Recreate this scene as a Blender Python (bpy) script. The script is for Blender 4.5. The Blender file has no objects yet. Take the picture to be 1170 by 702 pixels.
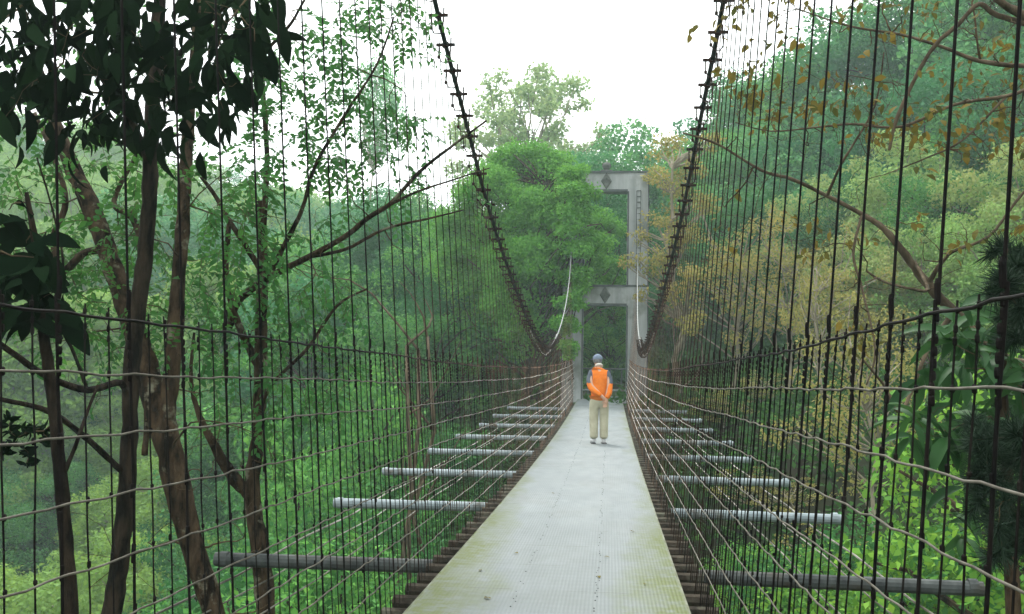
import bpy, math, random
import numpy as np
from mathutils import Vector, Matrix

R = math.radians
sc = bpy.context.scene
COL = sc.collection

# ------------------------------------------------------------------ camera
FPX = 1150.0
CAM = Vector((0.308, 0.0, 1.2))
YAW, PITCH, ROLL = math.atan(112.5/1150), math.atan(96.5/1150), 0.020
CM = Matrix.Rotation(YAW, 3, 'Z') @ Matrix.Rotation(math.pi/2 + PITCH, 3, 'X') @ Matrix.Rotation(ROLL, 3, 'Z')
cam = bpy.data.cameras.new('camera')
cam.sensor_width = 36.0
cam.lens = 36.0*FPX/1170
cam.clip_start = 0.05
cam.clip_end = 2000
camo = bpy.data.objects.new('camera', cam)
COL.objects.link(camo)
M4 = CM.to_4x4(); M4.translation = CAM
camo.matrix_world = M4
sc.camera = camo


def at(px, py, Y):
    """point of the place at bridge distance Y seen at photo pixel (px, py)"""
    d = CM @ Vector(((px-585)/FPX, -(py-351)/FPX, -1.0))
    return CAM + d*((Y-CAM.y)/d.y)


def ppm(Y):
    return FPX/Y


# ------------------------------------------------------------------ helpers
class MB:
    def __init__(self):
        self.v = []; self.f = []; self.m = []

    def box(self, x0, x1, y0, y1, z0, z1, mi=0):
        n = len(self.v)
        self.v += [(x0, y0, z0), (x1, y0, z0), (x1, y1, z0), (x0, y1, z0), (x0, y0, z1), (x1, y0, z1), (x1, y1, z1), (x0, y1, z1)]
        for q in ((0, 3, 2, 1), (4, 5, 6, 7), (0, 1, 5, 4), (1, 2, 6, 5), (2, 3, 7, 6), (3, 0, 4, 7)):
            self.f.append(tuple(n+i for i in q)); self.m.append(mi)
        return self

    def tube(self, pts, rad, n=6, caps=True, mi=0):
        pts = [Vector(p) for p in pts]
        if not hasattr(rad, '__len__'):
            rad = [rad]*len(pts)
        base = len(self.v)
        prev = None
        for i, p in enumerate(pts):
            a = pts[max(i-1, 0)]; b = pts[min(i+1, len(pts)-1)]
            t = (b-a)
            t = t.normalized() if t.length > 1e-9 else Vector((0, 0, 1))
            if prev is None:
                u = t.cross(Vector((0, 1, 0)) if abs(t.y) < .9 else Vector((1, 0, 0))).normalized()
            else:
                u = (prev - t*prev.dot(t))
                u = u.normalized() if u.length > 1e-6 else t.orthogonal().normalized()
            prev = u
            w = t.cross(u)
            for k in range(n):
                c = 2*math.pi*k/n
                q = p + (u*math.cos(c)+w*math.sin(c))*rad[i]
                self.v.append((q.x, q.y, q.z))
        for i in range(len(pts)-1):
            for k in range(n):
                k2 = (k+1) % n
                self.f.append((base+i*n+k, base+i*n+k2, base+(i+1)*n+k2, base+(i+1)*n+k)); self.m.append(mi)
        if caps:
            self.f.append(tuple(base+k for k in reversed(range(n)))); self.m.append(mi)
            e = base+(len(pts)-1)*n
            self.f.append(tuple(e+k for k in range(n))); self.m.append(mi)
        return self

    def lathe(self, c, prof, n=14, mi=0):
        return self.tube([(c[0], c[1], c[2]+z) for r, z in prof], [r for r, z in prof], n, True, mi)

    def build(self, name, mats, parent=None, smooth=False):
        me = bpy.data.meshes.new(name)
        me.from_pydata(self.v, [], self.f)
        if not isinstance(mats, (list, tuple)):
            mats = [mats]
        for m in mats:
            me.materials.append(m)
        if len(mats) > 1:
            me.polygons.foreach_set('material_index', self.m)
        if smooth:
            me.polygons.foreach_set('use_smooth', [True]*len(me.polygons))
        me.update()
        return link(name, me, parent)


def link(name, me, parent=None):
    o = bpy.data.objects.new(name, me)
    COL.objects.link(o)
    if parent is not None:
        o.parent = parent
        o.matrix_parent_inverse = Matrix.Translation(-Vector(parent.location)) if parent.get('_w') else Matrix()
    return o


def tag(o, label=None, cat=None, group=None, kind=None):
    if label: o['label'] = label
    if cat: o['category'] = cat
    if group: o['group'] = group
    if kind: o['kind'] = kind
    return o


def empty(name, loc, label, cat, group=None):
    """Empty at the base of a thing; its parts are given in world coordinates"""
    o = bpy.data.objects.new(name, None)
    COL.objects.link(o)
    o.location = loc
    o.empty_display_size = .3
    o['_w'] = 1
    return tag(o, label, cat, group)


def np_mesh(name, V, F, mat, parent=None, smooth=False):
    """V (n,3), F (m,k) one face size"""
    me = bpy.data.meshes.new(name)
    k = F.shape[1]
    me.vertices.add(len(V)); me.vertices.foreach_set('co', V.astype(np.float32).ravel())
    me.loops.add(F.size); me.loops.foreach_set('vertex_index', F.astype(np.int32).ravel())
    me.polygons.add(len(F))
    me.polygons.foreach_set('loop_start', np.arange(0, F.size, k, dtype=np.int32))
    try:
        me.polygons.foreach_set('loop_total', np.full(len(F), k, dtype=np.int32))
    except Exception:
        pass
    me.materials.append(mat)
    me.update(calc_edges=True)
    if smooth:
        me.polygons.foreach_set('use_smooth', [True]*len(F))
    return link(name, me, parent)


# leaf templates: x across, y along, z along the leaf normal
LEAF4 = (np.array([(0, 0, 0), (.30, .42, .07), (0, 1, -.08), (-.30, .42, .07)], float), np.array([(0, 1, 2, 3)]))
def _long():
    st = [(0, .03, 0), (.2, .17, .03), (.45, .23, .02), (.7, .19, -.06), (.88, .1, -.15), (1, .012, -.23)]
    v = []; f = []
    for y, w, z in st:
        v += [(-w, y, z+.35*w), (0, y, z), (w, y, z+.35*w)]
    for i in range(len(st)-1):
        for j in (0, 1):
            f.append((3*i+j, 3*i+j+1, 3*i+j+4, 3*i+j+3))
    return np.array(v, float), np.array(f)
LONG = _long()
def _mid():
    st = [(0, .03, 0), (.35, .27, .02), (.7, .2, -.04), (1, .015, -.14)]
    v = []; f = []
    for y, w, z in st:
        v += [(-w, y, z+.3*w), (0, y, z), (w, y, z+.3*w)]
    for i in range(len(st)-1):
        for j in (0, 1):
            f.append((3*i+j, 3*i+j+1, 3*i+j+4, 3*i+j+3))
    return np.array(v, float), np.array(f)
MIDL = _mid()
NEED = (np.array([(-.02, 0, 0), (.02, 0, 0), (.004, 1, 0), (-.004, 1, 0)], float), np.array([(0, 1, 2, 3)]))


def unit(a):
    return a/np.maximum(np.linalg.norm(a, axis=-1, keepdims=True), 1e-9)


def leaves(P, D, N, S, tpl):
    D = unit(D)
    N = unit(N - D*np.sum(N*D, 1, keepdims=True))
    X = np.cross(D, N)
    tv, tf = tpl
    V = P[:, None, :] + S[:, None, None]*(tv[None, :, 0:1]*X[:, None, :]+tv[None, :, 1:2]*D[:, None, :]+tv[None, :, 2:3]*N[:, None, :])
    F = tf[None, :, :] + (np.arange(len(P))*len(tv))[:, None, None]
    return V.reshape(-1, 3), F.reshape(-1, tf.shape[1])


# ------------------------------------------------------------------ materials
def nmat(name):
    m = bpy.data.materials.new(name); m.use_nodes = True
    nt = m.node_tree
    b = nt.nodes['Principled BSDF']
    return m, nt, b


def mixc(nt, fac, a, b):
    n = nt.nodes.new('ShaderNodeMix'); n.data_type = 'RGBA'
    for s, val in ((n.inputs[0], fac), (n.inputs[6], a), (n.inputs[7], b)):
        if hasattr(val, 'is_output'):
            nt.links.new(val, s)
        else:
            s.default_value = val if not isinstance(val, tuple) else (*val, 1)[:4]
    return n.outputs[2]


def noise(nt, scale, detail=4, coord='Object', stretch=None, rough=.6):
    tc = nt.nodes.new('ShaderNodeTexCoord')
    out = tc.outputs[coord]
    if stretch:
        mp = nt.nodes.new('ShaderNodeMapping'); mp.inputs['Scale'].default_value = stretch
        nt.links.new(out, mp.inputs[0]); out = mp.outputs[0]
    n = nt.nodes.new('ShaderNodeTexNoise'); n.inputs['Scale'].default_value = scale
    n.inputs['Detail'].default_value = detail; n.inputs['Roughness'].default_value = rough
    nt.links.new(out, n.inputs[0])
    return n.outputs[0]


def ramp(nt, fac, a, b):
    n = nt.nodes.new('ShaderNodeMapRange')
    n.inputs[1].default_value = a; n.inputs[2].default_value = b
    nt.links.new(fac, n.inputs[0])
    return n.outputs[0]


def math_(nt, op, a, b=0.0):
    n = nt.nodes.new('ShaderNodeMath'); n.operation = op
    for s, val in ((n.inputs[0], a), (n.inputs[1], b)):
        if hasattr(val, 'is_output'):
            nt.links.new(val, s)
        else:
            s.default_value = val
    return n.outputs[0]


def mottled(name, c1, c2, scale=6, rough=.7, metal=0.0, lo=.35, hi=.65, bump=0.0, stretch=None, c3=None, s3=2.0, lo3=.55, hi3=.7, bscale=None):
    m, nt, b = nmat(name)
    f = ramp(nt, noise(nt, scale, 5, stretch=stretch), lo, hi)
    c = mixc(nt, f, c1, c2)
    if c3:
        c = mixc(nt, ramp(nt, noise(nt, s3, 5), lo3, hi3), c, c3)
    nt.links.new(c, b.inputs['Base Color'])
    b.inputs['Roughness'].default_value = rough
    b.inputs['Metallic'].default_value = metal
    b.inputs['Specular IOR Level'].default_value = .4 if rough < .6 else .06
    if bump:
        bp = nt.nodes.new('ShaderNodeBump'); bp.inputs['Strength'].default_value = bump; bp.inputs['Distance'].default_value = .04
        nt.links.new(noise(nt, bscale or scale*3, 5, stretch=stretch), bp.inputs['Height'])
        nt.links.new(bp.outputs[0], b.inputs['Normal'])
    return m


def rusty(name, c1, c2, c3, near=.0, spec=.05, y0=5, y1=22):
    """black painted steel, rusted through on the older far half of the bridge; for rails and main cable c3 is light painted in"""
    m, nt, b = nmat(name)
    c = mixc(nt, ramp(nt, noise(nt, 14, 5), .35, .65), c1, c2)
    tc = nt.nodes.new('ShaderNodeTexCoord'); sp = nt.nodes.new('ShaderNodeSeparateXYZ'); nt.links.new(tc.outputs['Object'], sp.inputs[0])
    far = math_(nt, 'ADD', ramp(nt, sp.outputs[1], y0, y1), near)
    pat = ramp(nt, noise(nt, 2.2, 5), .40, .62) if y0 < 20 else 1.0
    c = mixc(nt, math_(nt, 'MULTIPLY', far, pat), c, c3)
    nt.links.new(c, b.inputs['Base Color'])
    b.inputs['Roughness'].default_value = .65; b.inputs['Specular IOR Level'].default_value = spec
    return m


def leafmat(name, a, b_, c, trans=.35, rough=.65, spec=.06, objvar=.5):
    """leaf colours a..b per leaf, c mixed in per tree"""
    m, nt, b = nmat(name)
    g = nt.nodes.new('ShaderNodeNewGeometry')
    oi = nt.nodes.new('ShaderNodeObjectInfo')
    col = mixc(nt, g.outputs['Random Per Island'], a, b_)
    f = math_(nt, 'MULTIPLY', oi.outputs['Random'], objvar)
    big = ramp(nt, noise(nt, .55, 2), .42, .62)
    col = mixc(nt, math_(nt, 'ADD', f, math_(nt, 'MULTIPLY', big, .35)), col, c)
    nt.links.new(col, b.inputs['Base Color'])
    b.inputs['Roughness'].default_value = rough
    b.inputs['Specular IOR Level'].default_value = spec
    if trans > 0:
        tr = nt.nodes.new('ShaderNodeBsdfTranslucent')
        hs = nt.nodes.new('ShaderNodeHueSaturation'); hs.inputs['Hue'].default_value = .485; hs.inputs['Value'].default_value = 1.5
        nt.links.new(col, hs.inputs['Color']); nt.links.new(hs.outputs[0], tr.inputs[0])
        mx = nt.nodes.new('ShaderNodeMixShader'); mx.inputs[0].default_value = trans
        nt.links.new(b.outputs[0], mx.inputs[1]); nt.links.new(tr.outputs[0], mx.inputs[2])
        nt.links.new(mx.outputs[0], nt.nodes['Material Output'].inputs[0])
    return m


M = {}
M['soil'] = mottled('soil', (.02, .016, .01), (.03, .035, .014), .8, .95, bump=.5, c3=(.02, .05, .012), s3=.35, lo3=.45, hi3=.6)
M['concrete'] = mottled('portal_concrete', (.20, .215, .21), (.32, .335, .33), 5, .85, bump=.3, stretch=(1, 1, .12), lo=.3, hi=.7, c3=(.13, .14, .12), s3=.8, lo3=.5, hi3=.68)
M['dark_trim'] = mottled('dark_trim', (.05, .055, .055), (.09, .1, .1), 3, .8)
M['diamond'] = mottled('diamond_relief', (.06, .065, .06), (.11, .115, .105), 5, .8)
M['steel_pipe'] = mottled('galvanised_pipe', (.17, .21, .22), (.27, .31, .32), 5, .62, .0, c3=(.10, .08, .055), s3=3.2, lo3=.56, hi3=.70, bump=.08)
M['old_pipe'] = mottled('weathered_pipe', (.03, .034, .034), (.085, .095, .09), 6, .62, .0, c3=(.04, .03, .02), s3=3, bump=.1)
M['joist'] = mottled('joist_timber', (.02, .017, .013), (.055, .045, .033), 9, .85, c3=(.09, .09, .065), s3=5, bump=.3)
M['joist_edge'] = mottled('mossy_edge', (.10, .11, .07), (.20, .21, .17), 5, .8, c3=(.08, .10, .03), s3=3)
M['rod'] = rusty('rusty_black_rod', (.003, .003, .003), (.010, .008, .007), (.20, .10, .06))
M['wire'] = rusty('mesh_wire', (.003, .003, .003), (.012, .010, .008), (.27, .16, .105))
M['rail'] = rusty('zinc_rail_wire_lit_far', (.040, .036, .027), (.10, .094, .074), (.55, .53, .48), .03, .1, 5, 20)  # whitens with distance: light on the far wires painted into the colour
M['cable'] = rusty('main_cable_steel_lit_far', (.006, .011, .010), (.02, .028, .026), (.26, .27, .26), 0, .1, 22.0, 26)  # pale far stretch is painted light, not rust
M['clamp'] = mottled('rusty_clamp', (.010, .008, .007), (.04, .02, .014), 9, .65)
M['bark'] = mottled('brown_bark', (.008, .006, .004), (.07, .048, .028), 15, .9, stretch=(1, 1, .28), lo=.38, hi=.64, bump=1, c3=(.15, .145, .10), s3=6, lo3=.60, hi3=.68, bscale=24)
M['dark_bark'] = mottled('dark_bark', (.005, .004, .003), (.035, .026, .017), 15, .9, stretch=(1, 1, .28), lo=.4, hi=.66, bump=1, bscale=24)
M['grey_bark'] = mottled('pale_grey_bark', (.14, .12, .085), (.27, .235, .17), 6, .9, stretch=(1, 1, .35), bump=.6, bscale=14)
M['branch_bark'] = mottled('branch_bark', (.045, .035, .022), (.13, .10, .065), 8, .9, stretch=(1, 1, .35), bump=.7, bscale=14)
M['twig'] = mottled('twig_bark', (.035, .026, .016), (.09, .065, .035), 9, .9)

M['leaf_dark'] = leafmat('dark_glossy_leaf', (.002, .005, .0025), (.014, .032, .013), (.003, .008, .004), trans=.15, rough=.6, spec=.0)
M['leaf_spray'] = leafmat('fresh_leaf', (.018, .080, .014), (.055, .17, .03), (.035, .125, .04), trans=.38)
M['leaf_olive'] = leafmat('olive_orange_leaf', (.03, .045, .011), (.18, .13, .022), (.10, .10, .02), trans=.3, objvar=.2)
M['leaf_blade'] = leafmat('blade_leaf', (.010, .04, .012), (.035, .10, .025), (.02, .07, .02), trans=.25, rough=.5, spec=.1)
M['needle'] = leafmat('dark_needle', (.008, .018, .011), (.02, .04, .022), (.014, .028, .016), trans=.05)
M['crown_green'] = leafmat('crown_green', (.04, .16, .022), (.15, .37, .05), (.08, .25, .035), trans=.28, objvar=.25)
M['crown_mid'] = leafmat('crown_mid_green', (.03, .14, .024), (.13, .34, .055), (.022, .10, .03), trans=.28, objvar=.9)
M['crown_lime'] = leafmat('crown_lime', (.07, .21, .02), (.25, .46, .05), (.05, .16, .03), trans=.3, objvar=.9)
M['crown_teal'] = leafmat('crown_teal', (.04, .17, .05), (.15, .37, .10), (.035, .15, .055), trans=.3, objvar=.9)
M['crown_pale'] = leafmat('crown_pale', (.13, .24, .09), (.28, .37, .16), (.22, .28, .12), trans=.4, objvar=.3)
M['crown_ochre'] = leafmat('crown_ochre', (.13, .16, .04), (.37, .31, .09), (.20, .20, .05), trans=.36, objvar=.6)
M['crown_yellow'] = leafmat('crown_yellowgreen', (.10, .21, .035), (.22, .36, .06), (.13, .24, .05), trans=.32, objvar=.8)
M['crown_soft'] = leafmat('crown_soft_green', (.08, .20, .045), (.19, .36, .09), (.24, .24, .08), trans=.3, objvar=.7)
M['under'] = leafmat('undergrowth_leaf', (.010, .045, .008), (.06, .17, .022), (.02, .07, .014), trans=.25)

def deckmat():
    m, nt, b = nmat('walkway_plate')
    tc = nt.nodes.new('ShaderNodeTexCoord')
    sp = nt.nodes.new('ShaderNodeSeparateXYZ'); nt.links.new(tc.outputs['Object'], sp.inputs[0])
    X, Y = sp.outputs[0], sp.outputs[1]
    fine = ramp(nt, noise(nt, 5, 6, stretch=(1, .35, 1)), .3, .7)
    base = mixc(nt, fine, (.143, .163, .168), (.19, .213, .219))
    dirt = ramp(nt, noise(nt, 1.3, 6, stretch=(1, .5, 1)), .5, .75)
    base = mixc(nt, math_(nt, 'MULTIPLY', dirt, .55), base, (.15, .158, .145))
    grime = math_(nt, 'MULTIPLY', math_(nt, 'SUBTRACT', 1.0, ramp(nt, Y, 5.2, 10.5)), ramp(nt, noise(nt, 1.6, 5), .2, .6))
    base = mixc(nt, math_(nt, 'MULTIPLY', grime, .75), base, (.125, .142, .135))
    wn = nt.nodes.new('ShaderNodeTexWhiteNoise'); wn.noise_dimensions = '1D'
    nt.links.new(math_(nt, 'FLOOR', math_(nt, 'DIVIDE', Y, 0.81)), wn.inputs['W'])
    base = mixc(nt, math_(nt, 'MULTIPLY', wn.outputs['Value'], .30), base, (.135, .15, .148))
    # moss creeping in from both edges, heavier on the near panels
    edge = math_(nt, 'ABSOLUTE', X)
    wob = math_(nt, 'MULTIPLY', math_(nt, 'SUBTRACT', noise(nt, 2.2, 5, stretch=(1, .5, 1)), .5), .75)
    near = math_(nt, 'MULTIPLY', ramp(nt, Y, 6.0, 11.0), -.30)
    e = math_(nt, 'ADD', math_(nt, 'ADD', edge, wob), near)
    moss = ramp(nt, e, .30, .60)
    moss = math_(nt, 'MULTIPLY', moss, ramp(nt, noise(nt, 14, 4), .25, .55))
    base = mixc(nt, math_(nt, 'MULTIPLY', moss, .85), base, (.085, .105, .018))
    # plate joints every 0.8 m, thin and broken
    fr = math_(nt, 'ABSOLUTE', math_(nt, 'SUBTRACT', math_(nt, 'FRACT', math_(nt, 'DIVIDE', Y, 0.81)), .5))
    j = math_(nt, 'LESS_THAN', fr, .006)
    j = math_(nt, 'MULTIPLY', j, ramp(nt, noise(nt, 3, 3), .47, .56))
    base = mixc(nt, math_(nt, 'MULTIPLY', j, .75), base, (.06, .06, .05))
    spk = ramp(nt, noise(nt, 34, 2), .71, .74)
    base = mixc(nt, math_(nt, 'MULTIPLY', spk, .5), base, (.10, .09, .06))
    nt.links.new(base, b.inputs['Base Color'])
    nt.links.new(ramp(nt, noise(nt, 2.5, 4), .3, .9), b.inputs['Roughness'])
    b.inputs['Roughness'].default_value = .6; b.inputs['Specular IOR Level'].default_value = .12
    rg = math_(nt, 'ADD', math_(nt, 'MULTIPLY', dirt, .2), .5)
    nt.links.new(rg, b.inputs['Roughness'])
    # ribbed plate
    sx = math_(nt, 'SINE', math_(nt, 'MULTIPLY', X, 2*math.pi/.022))
    sy = math_(nt, 'SINE', math_(nt, 'MULTIPLY', Y, 2*math.pi/.11))
    hgt = math_(nt, 'ADD', math_(nt, 'MULTIPLY', sx, .6), math_(nt, 'MULTIPLY', sy, .2))
    hgt = math_(nt, 'ADD', hgt, math_(nt, 'MULTIPLY', noise(nt, 6, 4), 1.5))
    bp = nt.nodes.new('ShaderNodeBump'); bp.inputs['Strength'].default_value = .25; bp.inputs['Distance'].default_value = .006
    nt.links.new(hgt, bp.inputs['Height']); nt.links.new(bp.outputs[0], b.inputs['Normal'])
    # darker grooves between the ribs
    gr = ramp(nt, sx, -1.0, -.2)
    dk = mixc(nt, math_(nt, 'MULTIPLY', math_(nt, 'SUBTRACT', 1.0, gr), .12), base, (.11, .115, .112))
    nt.links.new(dk, b.inputs['Base Color'])
    return m
M['deck'] = deckmat()

# ------------------------------------------------------------------ world and light
SUN_EL, SUN_AZ = R(58), R(-25)          # azimuth measured from +y towards +x
w = bpy.data.worlds.new('World'); sc.world = w; w.use_nodes = True
nt = w.node_tree
bg = nt.nodes['Background']
sky = nt.nodes.new('ShaderNodeTexSky'); sky.sky_type = 'NISHITA'; sky.sun_disc = False
sky.sun_elevation = SUN_EL; sky.sun_rotation = SUN_AZ
sky.dust_density = 8.0; sky.air_density = 1.0; sky.ozone_density = 1.0
hs = nt.nodes.new('ShaderNodeHueSaturation'); hs.inputs['Saturation'].default_value = .25
nt.links.new(sky.outputs[0], hs.inputs['Color'])
mx = nt.nodes.new('ShaderNodeMix'); mx.data_type = 'RGBA'; mx.inputs[0].default_value = .7
nt.links.new(hs.outputs[0], mx.inputs[6]); mx.inputs[7].default_value = (12.2, 12.5, 12.7, 1)
nt.links.new(mx.outputs[2], bg.inputs[0])
bg.inputs[1].default_value = .11
sun = bpy.data.lights.new('sun', 'SUN'); sun.energy = 1.5; sun.angle = R(10); sun.color = (1, .96, .9)
suno = bpy.data.objects.new('sun', sun); COL.objects.link(suno)
sd = Vector((math.sin(SUN_AZ)*math.cos(SUN_EL), math.cos(SUN_AZ)*math.cos(SUN_EL), math.sin(SUN_EL)))
suno.rotation_euler = sd.to_track_quat('Z', 'Y').to_euler()
suno.location = sd*50
sc.view_settings.view_transform = 'Standard'
sc.view_settings.look = 'None'
sc.view_settings.exposure = 1.3
sc.view_settings.gamma = 1
sc.cycles.use_denoising = True
sc.cycles.max_bounces = 6
sc.cycles.diffuse_bounces = 2
sc.cycles.glossy_bounces = 2
sc.cycles.transmission_bounces = 3
sc.cycles.volume_bounces = 2
sc.cycles.use_adaptive_sampling = True

# ------------------------------------------------------------------ terrain
def sstep(a, b, x):
    t = np.clip((x-a)/(b-a), 0, 1)
    return t*t*(3-2*t)

AZ = [-180, -60, -32, -18, -7, 0, 8, 15, 30, 60, 180]
D_ = [60, 60, 72, 56, 39, 35, 33, 31, 30, 28, 28]
FL = [-13, -13, -13, -12, -10.5, -10, -9, -8, -7, -6, -6]
PL = [-3, -3, -4, -3, .2, .85, .9, 1, 1, 1, 1]
SL = [.4, .4, .40, .22, .12, .10, .2, .30, .42, .45, .45]

def terrain(x, y):
    x = np.asarray(x, float); y = np.asarray(y, float)
    r = np.hypot(x, y); az = np.degrees(np.arctan2(x, y))
    d = np.interp(az, AZ, D_); fl = np.interp(az, AZ, FL); pl = np.interp(az, AZ, PL); sl = np.interp(az, AZ, SL)
    h = fl + (pl-fl)*sstep(.55*d, d, r) + np.minimum(np.maximum(0, r-d-3)*sl, 30)
    hb = np.where(y > -2, -1.0-(y+2)*.95, -1.0)
    h = np.maximum(h, hb)
    h = h + .35*np.sin(x*.7+1.3)*np.cos(y*.6) * sstep(3, 8, np.hypot(x, y-36)) + .5*np.sin(x*.21)*np.sin(y*.17+2)*sstep(5, 12, np.hypot(x, y-36))
    return h

def th(x, y):
    return float(terrain(x, y))

EXT = 190
gx = np.concatenate([np.arange(-EXT, -40, 3.0), np.arange(-40, 40, .8), np.arange(40, EXT+.1, 3.0)])
gy = np.concatenate([np.arange(-40, -6, 3.0), np.arange(-6, 60, .8), np.arange(60, EXT+.1, 3.0)])
GX, GY = np.meshgrid(gx, gy)
GZ = terrain(GX, GY)
V = np.stack([GX, GY, GZ], -1).reshape(-1, 3)
nx = len(gx)
I = np.arange(len(gy)-1)[:, None]*nx + np.arange(nx-1)[None, :]
F = np.stack([I, I+1, I+nx+1, I+nx], -1).reshape(-1, 4)
o = np_mesh('terrain', V, F, M['soil'], smooth=True)
tag(o, kind='structure')

# ------------------------------------------------------------------ bridge
def zd(y):
    return 8.4e-4*y*y

Y0, Y1 = -1.2, 34.3
YS = np.arange(Y0, Y1+.001, .25)

bridge = empty('bridge_walkway', (0, Y0, zd(Y0)), 'pale grey ribbed footbridge walkway with mossy edges on pipe outriggers', 'footbridge')
mb = MB()
for i, y in enumerate(YS):
    z = zd(y)
    mb.v += [(-.75, y, z), (.75, y, z), (.75, y, z-.03), (-.75, y, z-.03)]
for i in range(len(YS)-1):
    a = 4*i; b = a+4
    for k in range(4):
        k2 = (k+1) % 4
        mb.f.append((a+k, a+k2, b+k2, b+k)); mb.m.append(0)
mb.f.append((3, 2, 1, 0)); mb.m.append(0)
n = len(mb.v); mb.f.append((n-4, n-3, n-2, n-1)); mb.m.append(0)
rng = random.Random(4)
for xx in (-.21, .25):                  # screw heads let into the plate
    y = 3.0
    while y < 26:
        if rng.random() < .6:
            x = xx+rng.uniform(-.012, .012)
            r = rng.uniform(.002, .005)
            mb.tube([(x, y, zd(y)), (x, y, zd(y)+.003), (x, y, zd(y)+.005)], [r, r*.9, r*.5], 6, True, 1)
        y += rng.choice([.07, .1, .13])
mb.build('deck', [M['deck'], M['old_pipe']], bridge)
for sx in (-1, 1):
    mb = MB()
    mb.tube([(sx*.757, y, zd(y)-.012) for y in YS], .011, 5)
    mb.build('edge_strip', M['joist_edge'], bridge)
for k in range(100):
    y = -.9+.345*k
    if y > Y1-.1: break
    z = zd(y)
    mb = MB()
    dx = rng.uniform(-.015, .015)
    mb.tube([(-.95+dx, y, z-.085), (.95+dx, y, z-.085)], .042, 8)
    mb.build('joist', M['joist'], bridge, smooth=False)
OUT = [4.03+3.42*k for k in range(9)]
for k, y in enumerate(OUT):
    z = zd(y)-.145
    mb = MB()
    LL = [2.6, 2.62, 2.66, 2.9, 2.86, 2.9, 2.84, 2.9, 2.85][k]; LR = [2.9, 2.92, 2.72, 2.8, 2.78, 2.85, 2.8, 2.84, 2.86][k]
    mb.tube([(-LL, y, z), (-1, y, z+.004), (1, y, z+.002), (LR, y, z-.01)], .052, 12)
    for sx in (-1, 1):
        L = LL if sx < 0 else LR
        mb.tube([(sx*(L-.10), y, z), (sx*(L-.04), y, z)], .06, 12)
    mb.build('outrigger_pipe', M['old_pipe'] if k < 2 else M['steel_pipe'], bridge, smooth=False)

for sx, lab in ((-1, 'thin guy wires along the ends of the pipe outriggers left of the walkway'), (1, 'thin guy wires along the ends of the pipe outriggers right of the walkway')):
    g = empty('guy_wire', (sx*2.5, 0, 0), lab, 'wire', 'guy wires beside the bridge')
    for dx, dz, rr in ((2.48, -.25, .009), (2.2, -.25, .006), (1.85, -.25, .006)):
        ys = [-1+1.71*k for k in range(21)]
        mb = MB().tube([(sx*dx, y, zd(y)+dz+(-.03 if k % 2 else 0)) for k, y in enumerate(ys)], rr, 5)
        mb.build('strand', M['rail'], g)

# main cable: height above the camera and half spacing against y
CY = [-6, -2, 2, 5, 8.4, 9.6, 11.8, 15.6, 18.5, 21.3, 24, 27.5, 31, 33, 34.6]
CH = [11.6, 8.9, 6.4, 4.85, 3.25, 2.8, 2.08, 1.33, 1.0, .92, 1.22, 1.95, 3.1, 4.4, 6.6]
CXL = [1.95, 1.67, 1.45, 1.33, 1.21, 1.17, 1.12, 1.06, 1.03, 1.01, 1.01, 1.0, 1.0, 1.0, 1.0]
CXR = [1.95, 1.67, 1.45, 1.33, 1.22, 1.18, 1.13, 1.06, 1.03, 1.01, 1.02, 1.06, 1.14, 1.19, 1.22]

def spl(xs, ys, x):
    """monotone-ish cubic (Catmull-Rom on uneven knots)"""
    i = max(0, min(len(xs)-2, int(np.searchsorted(xs, x))-1))
    def sl(k):
        if k == 0: return (ys[1]-ys[0])/(xs[1]-xs[0])
        if k == len(xs)-1: return (ys[-1]-ys[-2])/(xs[-1]-xs[-2])
        return (ys[k+1]-ys[k-1])/(xs[k+1]-xs[k-1])
    h = xs[i+1]-xs[i]; t = (x-xs[i])/h
    m0, m1 = sl(i)*h, sl(i+1)*h
    return (2*t**3-3*t*t+1)*ys[i]+(t**3-2*t*t+t)*m0+(-2*t**3+3*t*t)*ys[i+1]+(t**3-t*t)*m1

def cablept(sx, y):
    return Vector((sx*spl(CY, CXL if sx < 0 else CXR, y), y, CAM.z+spl(CY, CH, y)))

RAILS = [1.37-.152*k for k in range(9)]
XB = .87
def fence_pt(sx, y, H):
    """point of the leaning fence plane at height H above the deck"""
    c = cablept(sx, y)
    hc = c.z-zd(y)
    return Vector((sx*(XB+(abs(c.x)-XB)*H/hc), y, zd(y)+H))

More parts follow.
